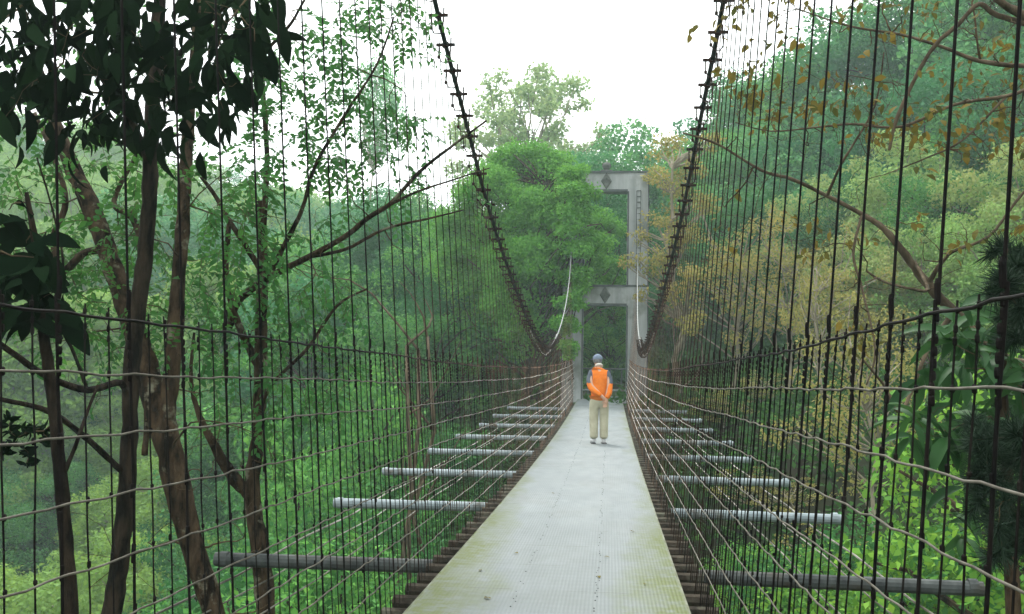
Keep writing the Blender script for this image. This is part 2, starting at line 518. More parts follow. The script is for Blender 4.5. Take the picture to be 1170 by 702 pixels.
for sx in (-1, 1):
    rg = random.Random(11+sx)
    side = 'left' if sx < 0 else 'right'
    y00 = -.855 if sx < 0 else -.96
    sp = .343
    # --- the cable and its clamps
    mc = empty('main_cable', cablept(sx, -5), f'dark sagging main suspension cable studded with clamps, {side} of the walkway', 'cable', 'main suspension cables')
    ys = np.arange(-5.5, 34.6, .3)
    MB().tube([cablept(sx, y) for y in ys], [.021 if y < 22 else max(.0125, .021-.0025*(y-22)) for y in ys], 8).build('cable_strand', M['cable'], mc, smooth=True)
    # slack tie wire below the lowest part
    ys = np.arange(17.5, 25.6, .4)
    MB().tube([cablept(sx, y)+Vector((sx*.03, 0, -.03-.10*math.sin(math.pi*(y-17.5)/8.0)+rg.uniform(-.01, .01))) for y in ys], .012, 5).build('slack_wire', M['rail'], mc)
    # --- the fence
    fe = empty('mesh_fence', (sx*XB, y00, 0), f'tall rusty wire mesh fence with long suspender rods along the {side} edge of the walkway', 'fence', 'wire fences of the footbridge')
    stations = []
    for k in range(101):
        y = y00+sp*k
        if y > 34.0: break
        stations.append(y)
    for k, y in enumerate(stations):
        c = cablept(sx, y)
        b0 = fence_pt(sx, y, -.10)
        near = y < 12
        mb = MB()
        if y > 24.5:
            mb.lathe((c.x, c.y, c.z-.03), [(.018, 0), (.021, .01), (.021, .03), (.018, .04)], 6)
        else:


            mb.box(c.x-.085, c.x+.085, c.y-.011, c.y+.011, c.z-.012, c.z+.012)
            mb.tube([c+Vector((.045, .02, -.05)), c+Vector((.045, .02, .075))], .0075, 5)
            mb.tube([c+Vector((-.06, 0, -.014)), c+Vector((-.06, 0, -.11)), c+Vector((-.03, 0, -.16)), c+Vector((.02, 0, -.165)), c+Vector((.045, 0, -.12)), c+Vector((.045, 0, -.05))], .006, 4)
            mb.lathe((c.x-.06, c.y, c.z-.13), [(.004, 0), (.014, .006), (.014, .03), (.004, .036)], 6)
            mb.lathe((c.x, c.y, c.z-.03), [(.02, 0), (.03, .01), (.03, .05), (.02, .06)], 6)
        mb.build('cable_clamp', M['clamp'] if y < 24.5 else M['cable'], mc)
        # suspender rod
        mb = MB()
        n = 7
        pts = []; rad = []
        bx = rg.uniform(-.006, .006)
        for i in range(n):
            H = -.10+1.5*i/(n-1)
            p = fence_pt(sx, y, H)+Vector((rg.uniform(-.003, .003)+bx, rg.uniform(-.006, .006), 0))
            pts.append(p); rad.append(.0043 if y < 7 else .0035 if near else .0025)
        hc = c.z-zd(y)
        for H in (1.405, 1.9) if hc > 2.4 else (1.405,):
            pts.append(fence_pt(sx, y, H)); rad.append(.0038 if y < 9 else .0030 if near else .0023)
        pts.append(c+Vector((0, 0, -.03))); rad.append(.0038 if y < 9 else .0030 if near else .0023)
        mb.tube(pts, rad, 6 if near else 4)
        for H in RAILS:
            p = fence_pt(sx, y, H)+Vector((bx*.5, 0, 0))
            hh = .011*rg.uniform(.5, 1.7); kk = rg.uniform(.8, 1.15)
            if near:
                mb.lathe(p-Vector((0, 0, hh)), [(.0045, 0), (.0061*kk, .003), (.0061*kk, 2*hh-.003), (.0045, 2*hh)], 6)
                if rg.random() < .4:
                    q = p+Vector((0, 0, -.035)); mb.lathe(q, [(.0045, 0), (.0062, .004), (.0062, .018), (.0045, .022)], 6)
            else:
                mb.lathe(p-Vector((0, 0, .014)), [(.005, 0), (.005, .028)], 4)
        if near:   # threaded coupling under the top wire
            for q in (0.06, .085, .11, .135):
                p = fence_pt(sx, y, 1.37-q); mb.lathe(p, [(.0045, 0), (.0062, .005), (.0062, .014), (.0045, .02)], 6)
            p = fence_pt(sx, y, 1.39); mb.lathe(p, [(.005, 0), (.0068, .01), (.0068, .045), (.004, .055)], 6)
        mb.build('suspender_rod', M['rod'], fe)
    # thin wires between the rods
    thin = []
    for k, y in enumerate(stations[:-1]):
        for q in (1/3, 2/3):
            thin.append(y+sp*q+rg.uniform(-.008, .008))
    rest = MB()
    for k, y in enumerate(thin):
        near = k < 100
        mb = MB() if near else rest
        pts = []
        n = 9 if near else 4
        wv = rg.uniform(.003, .011)
        for i in range(n):
            H = -.06+1.45*i/(n-1)
            p = fence_pt(sx, y, H)+Vector((rg.uniform(-.003, .003), rg.uniform(-wv, wv), 0)); pts.append(p)
        mb.tube(pts, (.0024 if y < 8 else .0018) if near else .0013, 5 if near else 4)
        for H in RAILS:
            p = fence_pt(sx, y, H)
            hh = rg.uniform(.004, .011)
            mb.lathe(p-Vector((0, 0, hh)), [(.0025, 0), (.005, .003), (.005, 2*hh-.003), (.0025, 2*hh)] if near else [(.004, 0), (.004, 2*hh)], 5 if near else 4)
        if near:
            for q in (.045, .07):
                p = fence_pt(sx, y, 1.37-q); mb.lathe(p, [(.0025, 0), (.0044, .004), (.0044, .014), (.0025, .018)], 5)
            mb.build('wire', M['wire'], fe)
    tag(rest.build('far_wires', M['wire'], fe), kind='stuff')
    # level wires
    for k, H in enumerate(RAILS):
        mb = MB()
        pts = []
        ph = rg.uniform(0, 6)
        y = -1.1; i = 0
        while y < 34.6:
            sag = -.006*abs(math.sin(math.pi*(y-y00)/sp))
            j = Vector((rg.uniform(-.002, .002)-sx*.0075, 0, rg.uniform(-.0025, .0025)+.006*math.sin(y*.8+ph)+.003*math.sin(y*2.3+2*ph)+sag))
            pts.append(fence_pt(sx, min(y, 34.5), H)+j)
            y += sp/4; i += 1
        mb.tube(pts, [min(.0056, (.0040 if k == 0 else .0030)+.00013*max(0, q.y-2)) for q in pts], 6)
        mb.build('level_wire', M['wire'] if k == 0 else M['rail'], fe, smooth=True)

# ------------------------------------------------------------------ portal
PY = 35.0
pc = .13
po = empty('bridge_portal', (pc, PY, .9), 'grey concrete portal tower with two lintels and diamond reliefs at the far end', 'bridge tower')
ZB, ZL0, ZL1, ZU0, ZU1 = -2.0, 4.24, 4.92, 8.22, 8.9
for s in (-1, 1):
    mb = MB()
    x0, x1 = (pc+s*.74, pc+s*1.48) if s > 0 else (pc-1.48, pc-.74)
    mb.box(x0, x1, PY-.35, PY+.35, ZB, ZU1)
    mb.build('pillar', M['concrete'], po)
    mb = MB()     # dark reveal strip set on the inner corner
    xi = pc+s*.74
    mb.box(min(xi, xi+s*.05), max(xi, xi+s*.05), PY-.353, PY-.345, .95, ZL0-.02)
    mb.box(min(xi, xi+s*.05), max(xi, xi+s*.05), PY-.353, PY-.345, ZL1+.02, ZU0-.02)
    xo = pc+s*1.48
    mb.box(min(xo, xo-s*.04), max(xo, xo-s*.04), PY-.353, PY-.345, .95, ZU1-.1)
    mb.build('edge_trim', M['dark_trim'], po)
for za, zb in ((ZL0, ZL1), (ZU0, ZU1)):
    mb = MB()
    mb.box(pc-.74, pc+.74, PY-.33, PY+.33, za, zb)
    li = mb.build('lintel', M['concrete'], po)
    zc = (za+zb)/2
    mb = MB()
    mb.box(pc-1.5, pc+1.5, PY-.37, PY-.352, zb-.06, zb+.012)
    mb.box(pc-.74, pc+.74, PY-.37, PY-.332, za-.04, za+.045)
    mb.build('lintel_trim', M['dark_trim'], po)
    mb = MB()
    n = len(mb.v)
    y = PY-.332
    for rr, yy in ((1, y), (.8, y-.03), (.42, y-.03), (.36, y-.012)):
        mb.v += [(pc+.19*rr, yy, zc), (pc, yy, zc+.31*rr), (pc-.19*rr, yy, zc), (pc, yy, zc-.31*rr)]
    for q in range(3):
        for k in range(4):
            k2 = (k+1) % 4
            mb.f.append((4*q+k, 4*q+k2, 4*q+4+k2, 4*q+4+k)); mb.m.append(0)
    mb.f.append((12, 13, 14, 15)); mb.m.append(0)
    mb.build('diamond_relief', M['diamond'], po)
mb = MB()
mb.box(pc-.2, pc+.2, PY-.2, PY+.2, ZU1, ZU1+.09)
mb.lathe((pc, PY, ZU1+.09), [(.10, 0), (.08, .04), (.13, .09), (.16, .16), (.16, .21), (.11, .28), (.03, .31)], 14)
mb.build('finial', M['diamond'], po)
mb = MB()
for k in range(14):
    z = 5.6+.2*k
    mb.box(pc+1.05, pc+1.2, PY-.40, PY-.37, z, z+.02)
for x in (1.05, 1.19):
    mb.box(pc+x-.01, pc+x+.01, PY-.42, PY-.40, 5.4, 8.2)
mb.build('ladder', M['dark_trim'], po)

# landing and path behind the portal, railing across
mb = MB()
mb.box(-.72, .98, 34.32, 41.0, .4, zd(34.3)-.01)
tag(mb.build('path', M['concrete']), kind='structure')
rl = empty('landing_railing', (pc, 39.2, .97), 'low dark railing with pale rails seen through the portal opening', 'railing')
mb = MB()
for z in (1.03, 1.3):
    mb.tube([(pc-1.6, 39.2, z+.02), (pc+1.6, 39.2, z+.02)], .035, 8)
mb.build('rail', M['steel_pipe'], rl)
for k in range(8):
    x = pc-1.5+.43*k
    MB().box(x-.03, x+.03, 39.24, 39.3, .8, 2.15).build('post', M['dark_trim'], rl)
MB().tube([(pc-1.6, 39.27, 2.15), (pc+1.6, 39.27, 2.15)], .03, 6).build('top_rail', M['dark_trim'], rl)


# ------------------------------------------------------------------ trees
NPR = np.random.default_rng


def rand_dirs(rg, n):
    return unit(rg.normal(size=(n, 3)))


def clump_leaves(rg, C, RAD, per, size, tpl=LEAF4, up=.35, squash=.8, shell=.55):
    """leaves spread through round clumps: C (k,3), RAD (k,), per leaves for a clump of radius 1"""
    Ps = []; Ds = []; Ns = []; Ss = []
    for c, r in zip(C, RAD):
        n = max(6, int(per*r*r))
        d = rand_dirs(rg, n)
        rad = r*(shell+(1-shell)*rg.random(n)**.6)*(1+.25*rg.normal(size=n)*.6)
        p = c+d*rad[:, None]*np.array([1, 1, squash])
        Ps.append(p)
        Ns.append(unit(d*.7+np.array([0, 0, up])+rg.normal(size=(n, 3))*.45))
        Ds.append(unit(rg.normal(size=(n, 3))+d*.4+np.array([0, 0, -.35])))
        Ss.append(size*(.6+.8*rg.random(n)))
    return leaves(np.concatenate(Ps), np.concatenate(Ds), np.concatenate(Ns), np.concatenate(Ss), tpl)


def limb(mb, a, b, r0, r1, rg, n=5, wob=.08, sides=6):
    a = np.array(a, float); b = np.array(b, float)
    L = np.linalg.norm(b-a)
    pts = []; rad = []
    off = rg.normal(size=(3,))*wob*L
    for i in range(n):
        t = i/(n-1)
        pts.append(a+(b-a)*t+off*math.sin(math.pi*t)+rg.normal(size=3)*.015*L*(0 < i < n-1))
        rad.append(r0+(r1-r0)*t)
    mb.tube(pts, rad, sides)
    return pts


def tree_template(name, label, cat, group, H, CR, nclump, crad, per, leaf, leafm, barkm, seed, base=.35, squash=.8, open_=0.0, trunk_r=.16, ztaper=1.0, shell=.5):
    """a tree with its base at the origin; crown fills an egg of half width CR between base*H and H"""
    rg = NPR(seed)
    root = empty(name, (0, 0, 0), label, cat, group)
    C = []; RD = []
    zc = H*(base+1)/2; zh = H*(1-base)/2
    tries = 0
    while len(C) < nclump and tries < 5000:
        tries += 1
        d = rand_dirs(rg, 1)[0]
        rr = rg.random()**.45
        p = np.array([d[0]*CR*rr, d[1]*CR*rr, d[2]*zh*rr])
        if p[2] < 0: p[:2] *= ztaper
        p[:2] *= 1+.25*math.sin(3*math.atan2(p[1], p[0])+seed)
        r = crad*(.65+.7*rg.random())
        if open_ and any(np.linalg.norm(p-q+np.array([0, 0, zc])) < open_*(r+rq) for q, rq in zip(C, RD)):
            continue
        C.append(p+np.array([0, 0, zc])); RD.append(r)
    C = np.array(C); RD = np.array(RD)
    mb = MB()
    top = np.array([rg.normal()*.25, rg.normal()*.25, H*.72])
    tp = limb(mb, (0, 0, -1.2), top, trunk_r, trunk_r*.3, rg, 8, .03, 7)
    for c, r in zip(C, RD):
        zt = max(.18*H, min(c[2]-.35*np.hypot(c[0], c[1])-.2, .7*H))
        t = (zt+1.2)/(H*.72+1.2)
        a = np.array(tp[min(7, max(1, int(t*7)))])
        limb(mb, a, c, trunk_r*.32, .015, rg, 5, .1, 5)
    mb.build('trunk', barkm, root)
    Vv, Ff = clump_leaves(rg, C, RD, per, leaf, up=.35, squash=squash, shell=shell)
    np_mesh('crown', Vv, Ff, leafm, root)
    return root


def place(src, loc, s=1.0, rz=0.0, first=False, label=None, group=None, sz=None):
    if first:
        r = src
    else:
        r = src.copy(); COL.objects.link(r)
        for ch in [c for c in src.children]:
            c = ch.copy(); COL.objects.link(c); c.parent = r
    r.location = loc
    r.scale = (s, s, sz if sz else s)
    r.rotation_euler = (0, 0, rz)
    if label: r['label'] = label
    if group: r['group'] = group
    return r


def skyline(x, y):
    """the wood on the left stays low enough to leave the sky open above it"""
    if y < 25 or x > -2: return 1e3
    a = math.degrees(math.atan2(-x, y))
    el = np.interp(a, [3, 6, 9, 14, 18, 22, 28, 40], [14, 12.3, 11.6, 11.2, 11.8, 13.0, 14, 15])
    return 1.2+math.hypot(x, y)*math.tan(R(float(el)))


class Species:
    def __init__(self, *a, **k):
        self.a, self.k, self.t, self.H = a, k, [], a[4]
        self.n = 0

    def put(self, x, y, top, label, group, rg, rz=None, wide=1.0):
        top = top if self.k.get('tall') else min(top, skyline(x, y))
        """stand one on the ground at (x, y) so that its top reaches the height top"""
        z = th(x, y)-.15
        h = max(top-z, 1.5)
        s = h/self.H
        v = self.n % self.k.get('variants', 2)
        self.n += 1
        first = v >= len(self.t)
        if first:
            kk = {q: r for q, r in self.k.items() if q not in ('variants', 'tall')}
            kk['seed'] = self.k['seed']+v
            self.t.append(tree_template(*self.a, **kk))
        sw = min(max(s, .55), 1.35)*wide
        return place(self.t[v], (x, y, z), sw, rg.uniform(0, 6.28) if rz is None else rz, first, label, group, sz=s)


# template arguments: name label cat group H CR nclump crad per leaf leafm barkm
SP = {}
SP['mid'] = Species('leafy_tree', 'x', 'tree', 'g', 9.0, 3.0, 58, .8, 620, .14, M['crown_mid'], M['bark'], seed=21, variants=3, base=.15, open_=.5, squash=.65)
SP['fine'] = Species('ravine_tree', 'x', 'tree', 'g', 7.0, 2.4, 60, .55, 950, .10, M['crown_mid'], M['bark'], seed=31, variants=3, base=.2, open_=.5)
SP['lime'] = Species('ravine_tree', 'x', 'tree', 'g', 7.0, 2.4, 55, .52, 950, .095, M['crown_lime'], M['bark'], seed=41, variants=3, base=.2, open_=.5)
SP['yellow'] = Species('hillside_tree', 'x', 'tree', 'g', 9.0, 3.4, 48, .95, 380, .20, M['crown_yellow'], M['grey_bark'], seed=51, variants=3, base=.12, open_=.5, squash=.65)
SP['teal'] = Species('hillside_tree', 'x', 'tree', 'g', 11.0, 3.4, 48, 1.05, 420, .20, M['crown_teal'], M['bark'], seed=61, variants=3, base=.12, open_=.5, squash=.65)
SP['ochre'] = Species('thin_tree', 'x', 'tree', 'g', 8.0, 2.2, 34, .42, 520, .11, M['crown_ochre'], M['grey_bark'], seed=71, variants=3, base=.2, open_=.7, trunk_r=.09)
SP['soft'] = Species('hillside_tree', 'x', 'tree', 'g', 9.0, 3.2, 52, .85, 420, .18, M['crown_soft'], M['grey_bark'], seed=151, variants=2, base=.12, open_=.55, squash=.65)
SP['lone'] = Species('tall_tree', 'x', 'tree', 'g', 16.0, 2.6, 26, .75, 330, .2, M['crown_teal'], M['grey_bark'], seed=95, variants=1, base=.66, open_=.5, tall=True)
SP['pale'] = Species('pale_tree', 'x', 'tree', 'g', 15.0, 3.5, 75, .62, 420, .22, M['crown_pale'], M['grey_bark'], seed=81, variants=1, base=.45, open_=.75, shell=.2, tall=True)

rg = random.Random(5)

def zpx(py, px, Y):
    return at(px, py, Y).z

def put_px(sp, px, py_top, Y, label, group=None, wide=1.0):
    p = at(px, py_top, Y)
    if Y < 34:                       # keep the crowns clear of the bridge
        if abs(p.x) < 6:
            p.z = min(p.z, zd(Y)-2.9+.9*max(0, abs(p.x)-3))
    return SP[sp].put(p.x, p.y, p.z, label, group, rg, wide=wide)

# hero trees round the far portal, crowns set clump by clump: (px, py, Y, radius in px)
def clump_tree(name, label, clumps, basexy, per, leaf, leafm, barkm, seed, tr=.14, squash=.85, group=None, sub=5, shell=.5):
    g = NPR(seed)
    bx, by = basexy
    root = empty(name, (bx, by, th(bx, by)), label, 'tree', group)
    C = []; RD = []
    for px, py, Y, rp in clumps:
        c = np.array(at(px, py, Y)); r = rp/ppm(Y)
        for _ in range(sub):
            d = rand_dirs(g, 1)[0]
            C.append(c+d*r*.72*np.array([1, 1, .8])*g.random()**.4); RD.append(r*(.34+.26*g.random()))
    C = np.array(C); RD = np.array(RD)
    mb = MB()
    ctr = C.mean(0)
    zt = C[:, 2].max()
    tp = limb(mb, (bx, by, th(bx, by)-.5), (ctr[0], ctr[1], ctr[2]*.4+zt*.6), tr, tr*.3, g, 10, .04, 8)
    for c in C:
        k = max(1, min(9, int(np.argmin([abs(q[2]-(c[2]-.5*np.hypot(c[0]-q[0], c[1]-q[1])-.2)) for q in tp]))))
        limb(mb, tp[k], c, tr*.3, .012, g, 5, .1, 5)
    mb.build('trunk', barkm, root)
    Vv, Ff = clump_leaves(g, C, RD, per, leaf, squash=squash, shell=shell)
    np_mesh('crown', Vv, Ff, leafm, root)
    return root

big = [(565, 210, 36, 40), (600, 195, 37, 40), (640, 215, 37, 45), (660, 225, 34.2, 26), (640, 250, 34.5, 34), (590, 260, 36, 50), (620, 290, 34.5, 45), (560, 270, 37, 50),
       (668, 285, 37, 42), (690, 300, 39, 30), (640, 335, 37, 45), (590, 340, 36, 50), (545, 330, 38, 45), (640, 380, 38, 36), (570, 390, 38, 45), (690, 260, 40, 26), (530, 250, 38, 36), (655, 198, 34, 22), (652, 222, 33.6, 24), (648, 255, 33.4, 26), (668, 240, 33.8, 18), (660, 285, 33.6, 24), (656, 318, 33.8, 22), (676, 275, 34, 20), (650, 345, 33.4, 18), (647, 372, 33.4, 18), (650, 398, 33.4, 16),
       (545, 215, 37, 36), (528, 300, 38, 40), (700, 330, 39.5, 28), (575, 190, 37, 30), (625, 185, 37, 30), (610, 235, 35, 45), (575, 300, 35.5, 45), (640, 300, 35.5, 40), (600, 370, 36, 45)]
clump_tree('spreading_tree', 'big rounded bright green tree left of and in front of the grey portal', big, at(600, 440, 37.5)[:2], 1900, .105, M['crown_green'], M['bark'], 3, .2, squash=.7, sub=10)
ocr = [(765, 170, 34, 26), (790, 190, 33.5, 26), (745, 200, 34.3, 18), (775, 215, 33.5, 30), (755, 250, 33.5, 26), (730, 270, 33.3, 16), (725, 300, 33.0, 18), (750, 300, 33, 26), (780, 270, 32.5, 26),
       (770, 330, 32, 26), (735, 335, 33, 14), (800, 230, 32.5, 24), (790, 370, 31, 24), (790, 310, 31, 24), (810, 160, 33, 18)]
clump_tree('ochre_tree', 'yellow-brown leafed tree right of the grey portal, partly covering its pillar', ocr, at(780, 440, 34.5)[:2], 760, .10, M['crown_ochre'], M['grey_bark'], 8, .12, squash=.6, sub=6, shell=.4)
put_px('pale', 600, 70, 66, 'tall pale airy tree rising above the others behind the rounded green tree', wide=1.05)
put_px('teal', 712, 152, 62, 'bluish hazy tree above the top of the grey portal', wide=1.1)
put_px('teal', 680, 172, 56, 'hazy green tree seen just left of the top of the portal')
put_px('teal', 745, 165, 58, 'bluish tree between the portal top and the ochre tree')
put_px('mid', 702, 222, 46, 'green tree filling the upper opening of the portal')
put_px('lime', 690, 340, 44, 'green tree filling the lower opening of the portal')
put_px('lime', 703, 375, 46, 'light green young tree seen low through the portal opening')
put_px('lone', 436, 66, 84, 'faint blue-green tree alone against the white sky on the left', wide=.8)
for px, py, Y in ((500, 235, 44), (470, 255, 50), (520, 300, 39), (455, 300, 42), (490, 335, 37)):
    put_px('mid', px, py, Y, 'green tree of the far bank left of the rounded tree, behind the left fence', 'far bank trees left of the portal')

# hill on the right
for px, py, Y in ((850, 95, 72), (890, 78, 66), (925, 60, 62), (965, 35, 60), (1010, 5, 58), (1055, -15, 56), (1100, -30, 52), (1150, -60, 50), (1200, -60, 48),
                  (830, 150, 58), (880, 150, 54), (1060, 90, 47), (1120, 60, 44), (1165, 90, 42), (960, 130, 52), (1010, 110, 50), (840, 215, 46), (1200, 60, 44), (905, 215, 47)):
    put_px('teal' if rg.random() < .75 else 'mid', px, py+rg.uniform(-8, 8), Y, 'blue-green hazy tree on the wooded hill right of the bridge', 'trees on the right hill', wide=1.15)
for px, py, Y in ((1030, 150, 40), (1090, 180, 36), (1150, 165, 34), (980, 190, 42), (1060, 240, 33), (1130, 240, 31), (1180, 250, 30), (930, 210, 44), (1000, 270, 34)):
    put_px('soft' if rg.random() < .6 else 'mid', px, py+rg.uniform(-8, 8), Y, 'yellow-green tree lower on the right hill behind the right fence', 'yellow-green trees on the right hill')
for px, py, Y in ((835, 200, 36), (870, 230, 32), (905, 215, 34), (945, 245, 30), (855, 275, 27), (900, 290, 26), (820, 285, 31), (985, 330, 24), (930, 330, 22)):
    put_px('ochre', px, py+rg.uniform(-8, 8), Y, 'thin bare-limbed tree with ochre leaves behind the right fence', 'thin ochre trees behind the right fence')
for px, py, Y in ((840, 370, 24), (880, 385, 22), (925, 385, 20), (970, 385, 19), (1020, 375, 17), (1070, 370, 16), (1120, 380, 15), (1170, 400, 13.5), (1230, 400, 13),
                  (900, 440, 15), (960, 450, 13.5), (1030, 450, 12.5), (1100, 470, 11.5), (1170, 480, 10.5), (840, 450, 18), (870, 500, 14), (930, 520, 12), (1010, 540, 11), (1090, 560, 10.5), (820, 540, 15)):
    put_px('lime' if rg.random() < .55 else 'fine', px, py+rg.uniform(-8, 8), Y, 'bright leafy tree crowding the ravine right of the walkway', 'ravine trees right of the walkway', wide=1.05)

# far hillside on the left
gl = 'trees on the far left hillside'
for i in range(64):
    az = rg.uniform(-36, -11); r = rg.uniform(58, 150)
    x, y = r*math.sin(R(az)), r*math.cos(R(az))
    h = th(x, y)
    SP['yellow' if rg.random() < (.75 if az < -20 else .3) else 'teal'].put(x, y, h+rg.uniform(10, 16), 'soft hazy yellow-green tree on the far left hillside', gl, rg, wide=1.15)
for i in range(26):
    az = rg.uniform(-20, -8); r = rg.uniform(42, 75)
    x, y = r*math.sin(R(az)), r*math.cos(R(az))
    SP['mid' if rg.random() < .6 else 'teal'].put(x, y, th(x, y)+rg.uniform(7.5, 12.5), 'dense green tree on the far bank behind the left fence', 'far bank trees behind the left fence', rg, wide=1.1)
for i in range(30):
    az = rg.uniform(2, 30); r = rg.uniform(50, 120)
    x, y = r*math.sin(R(az)), r*math.cos(R(az))
    SP['teal'].put(x, y, th(x, y)+rg.uniform(7, 11), 'blue-green hazy tree on the wooded hill right of the bridge', 'trees on the right hill', rg, wide=1.2)
for i in range(14):
    az = rg.uniform(-9, 3); r = rg.uniform(50, 80)
    x, y = r*math.sin(R(az)), r*math.cos(R(az))
    SP['mid'].put(x, y, th(x, y)+rg.uniform(5, 7), 'green tree in the wood behind the portal', 'wood behind the portal', rg, wide=1.1)
# ravine on the left
for px, py, Y in ((370, 440, 30), (420, 430, 28), (465, 420, 30), (505, 430, 31), (545, 430, 31), (330, 590, 19), (390, 590, 17), (430, 570, 18), (470, 590, 16), (440, 500, 22), (510, 520, 22), (395, 520, 24),
                  (400, 650, 13), (320, 660, 15), (200, 670, 24), (140, 640, 32), (80, 650, 36), (20, 640, 40), (200, 600, 36), (270, 560, 33), (110, 570, 48), (30, 560, 54), (180, 540, 50), (560, 470, 30), (250, 500, 48), (300, 480, 42), (60, 480, 60), (330, 440, 45)):
    put_px('yellow' if Y > 30 and px < 290 and rg.random() < .75 else 'mid' if Y > 30 else 'fine' if rg.random() < .8 else 'lime', px, py+rg.uniform(-8, 8), Y, 'green leafy tree standing down in the ravine left of the walkway', 'ravine trees left of the walkway', wide=1.0)

for i in range(46):
    az = rg.uniform(-24, -6.5); r = rg.uniform(20, 44)
    x, y = r*math.sin(R(az)), r*math.cos(R(az))
    if y > 32 and x > -4.5: continue
    SP['fine' if r < 30 else 'mid'].put(x, y, th(x, y)+rg.uniform(3.2, 6.0), 'green leafy tree standing down in the ravine left of the walkway', 'ravine trees left of the walkway', rg, wide=1.0)

for i in range(34):
    az = rg.uniform(-35, -19); r = rg.uniform(36, 66)
    x, y = r*math.sin(R(az)), r*math.cos(R(az))
    SP['yellow' if rg.random() < .8 else 'mid'].put(x, y, th(x, y)+rg.uniform(4.5, 7.5), 'yellow-green rounded tree on the valley floor far left', 'valley floor trees far left', rg, wide=1.15)

# undergrowth over the slopes
g = NPR(77)
n = 11000
az = np.radians(g.uniform(-38, 34, n)); r = 5+55*g.random(n)**1.1
x = r*np.sin(az); y = r*np.cos(az)
ok = ~((np.abs(x-.13) < 1.3) & (y > 33.5) & (y < 42))
x, y, r = x[ok], y[ok], r[ok]
C = np.stack([x, y, terrain(x, y)+.15], -1)
per = 22
P = np.repeat(C, per, 0)+g.normal(size=(len(C)*per, 3))*np.array([.38, .38, .22])
Dd = unit(g.normal(size=P.shape)+np.array([0, 0, .5])); Nn = unit(g.normal(size=P.shape)*.6+np.array([0, 0, 1]))
Vv, Ff = leaves(P, Dd, Nn, np.repeat(.07+.0055*r, per)*(.7+.6*g.random(len(P))), LEAF4)
tag(np_mesh('undergrowth', Vv, Ff, M['under']), 'dense green undergrowth covering the slopes of the ravine', 'undergrowth', kind='stuff')


# ------------------------------------------------------------------ near trees drawn limb by limb
class Skel:
    def __init__(self, seed):
        self.mb = MB(); self.tw = MB(); self.nodes = []; self.g = NPR(seed); self.tips = []

    def stem(self, pts, sides=9, fine=5, nodes=True):
        """pts: (px, py, Y, radius in px)"""
        W = [np.array(at(a, b, Y)) for a, b, Y, _ in pts]
        Rr = [q*getattr(self, 'k', 1.0)/ppm(Y) for _, _, Y, q in pts]
        P = []; Q = []
        for i in range(len(W)-1):
            for k in range(fine):
                t = k/fine
                p0 = W[max(i-1, 0)]; p1 = W[i]; p2 = W[i+1]; p3 = W[min(i+2, len(W)-1)]
                p = .5*((2*p1)+(-p0+p2)*t+(2*p0-5*p1+4*p2-p3)*t*t+(-p0+3*p1-3*p2+p3)*t**3)
                P.append(p+self.g.normal(size=3)*.045*Rr[i]); Q.append((Rr[i]*(1-t)+Rr[i+1]*t)*(1+.045*self.g.normal()))
        P.append(W[-1]); Q.append(Rr[-1])
        self.mb.tube(P, Q, sides)
        if nodes:
            for p, q in zip(P, Q): self.nodes.append((p, q))
        return P

    def twig(self, target, r=.006, wob=.12, steps=6, tip=True, upbias=.0):
        """grow a twig from the nearest node to the target"""
        T = np.array(target)
        A = np.array([n[0] for n in self.nodes])
        dd = np.linalg.norm(A-T, axis=1)
        i = int(np.argmin(dd + .0))
        a, ra = self.nodes[i]
        L = dd[i]
        r0 = min(ra*.7, r+.006*L)
        off = self.g.normal(size=3)*wob*L; off[2] += upbias*L
        P = [a+(T-a)*t+off*math.sin(math.pi*t)+self.g.normal(size=3)*.02*L*(0 < t < 1) for t in np.linspace(0, 1, steps)]
        Q = list(np.linspace(r0, max(.0018, r*.4), steps))
        self.tw.tube(P, Q, 5)
        for p, q in zip(P[1:], Q[1:]): self.nodes.append((p, q))
        if tip: self.tips.append((P[-1], P[-1]-P[-2]))
        return P

    def finish(self, name, label, bark, crown=None, cm=None, cat='tree', twig=None):
        base = self.basepoint
        root = empty(name, base, label, cat)
        self.mb.build('trunk', bark, root, smooth=True)
        if self.tw.v: tag(self.tw.build('twigs', twig or M['twig'], root, smooth=True), kind='stuff')
        if crown is not None:
            np_mesh('crown', crown[0], crown[1], cm, root, smooth=True)
        return root


def sprays(sk, pts, nleaf, size, tpl, droop=.3, length=.3, spread=.5):
    """compound leaf sprays: leaflets in pairs along a short rachis from each (point, dir)"""
    g = sk.g
    P = []; D = []; N = []; S = []
    for p, d in pts:
        d = np.array(d, float); d = d/max(np.linalg.norm(d), 1e-6)
        for _ in range(2):
            e = unit((d*.6+g.normal(size=3)*spread+np.array([0, 0, -droop]))[None])[0]
            up = np.array([0, 0, 1.0])+g.normal(size=3)*.3
            side = np.cross(e, up); side /= max(np.linalg.norm(side), 1e-6)
            nn = np.cross(side, e)
            L = length*(.6+.7*g.random())
            rach = []
            for k in range(nleaf):
                t = (k+1)/nleaf
                q = p+e*L*t+np.array([0, 0, -1])*droop*.5*L*t*t
                rach.append(q)
                sg = 1 if k % 2 else -1
                P.append(q); D.append(unit((side*sg*.9+e*.7+g.normal(size=3)*.18+np.array([0, 0, -.15]))[None])[0])
                N.append(nn+g.normal(size=3)*.25); S.append(size*(.6+.6*g.random()))
            sk.tw.tube([p]+rach[::3]+[rach[-1]], .0016, 4)
    return leaves(np.array(P), np.array(D), np.array(N), np.array(S), tpl)


def scatter_poly(g, boxes, n):
    """random photo points in weighted boxes (x0, x1, y0, y1, weight)"""
    w = np.array([b[4] for b in boxes], float); w /= w.sum()
    out = []
    for k in g.choice(len(boxes), n, p=w):
        b = boxes[k]
        out.append((g.uniform(b[0], b[1]), g.uniform(b[2], b[3])))
    return out

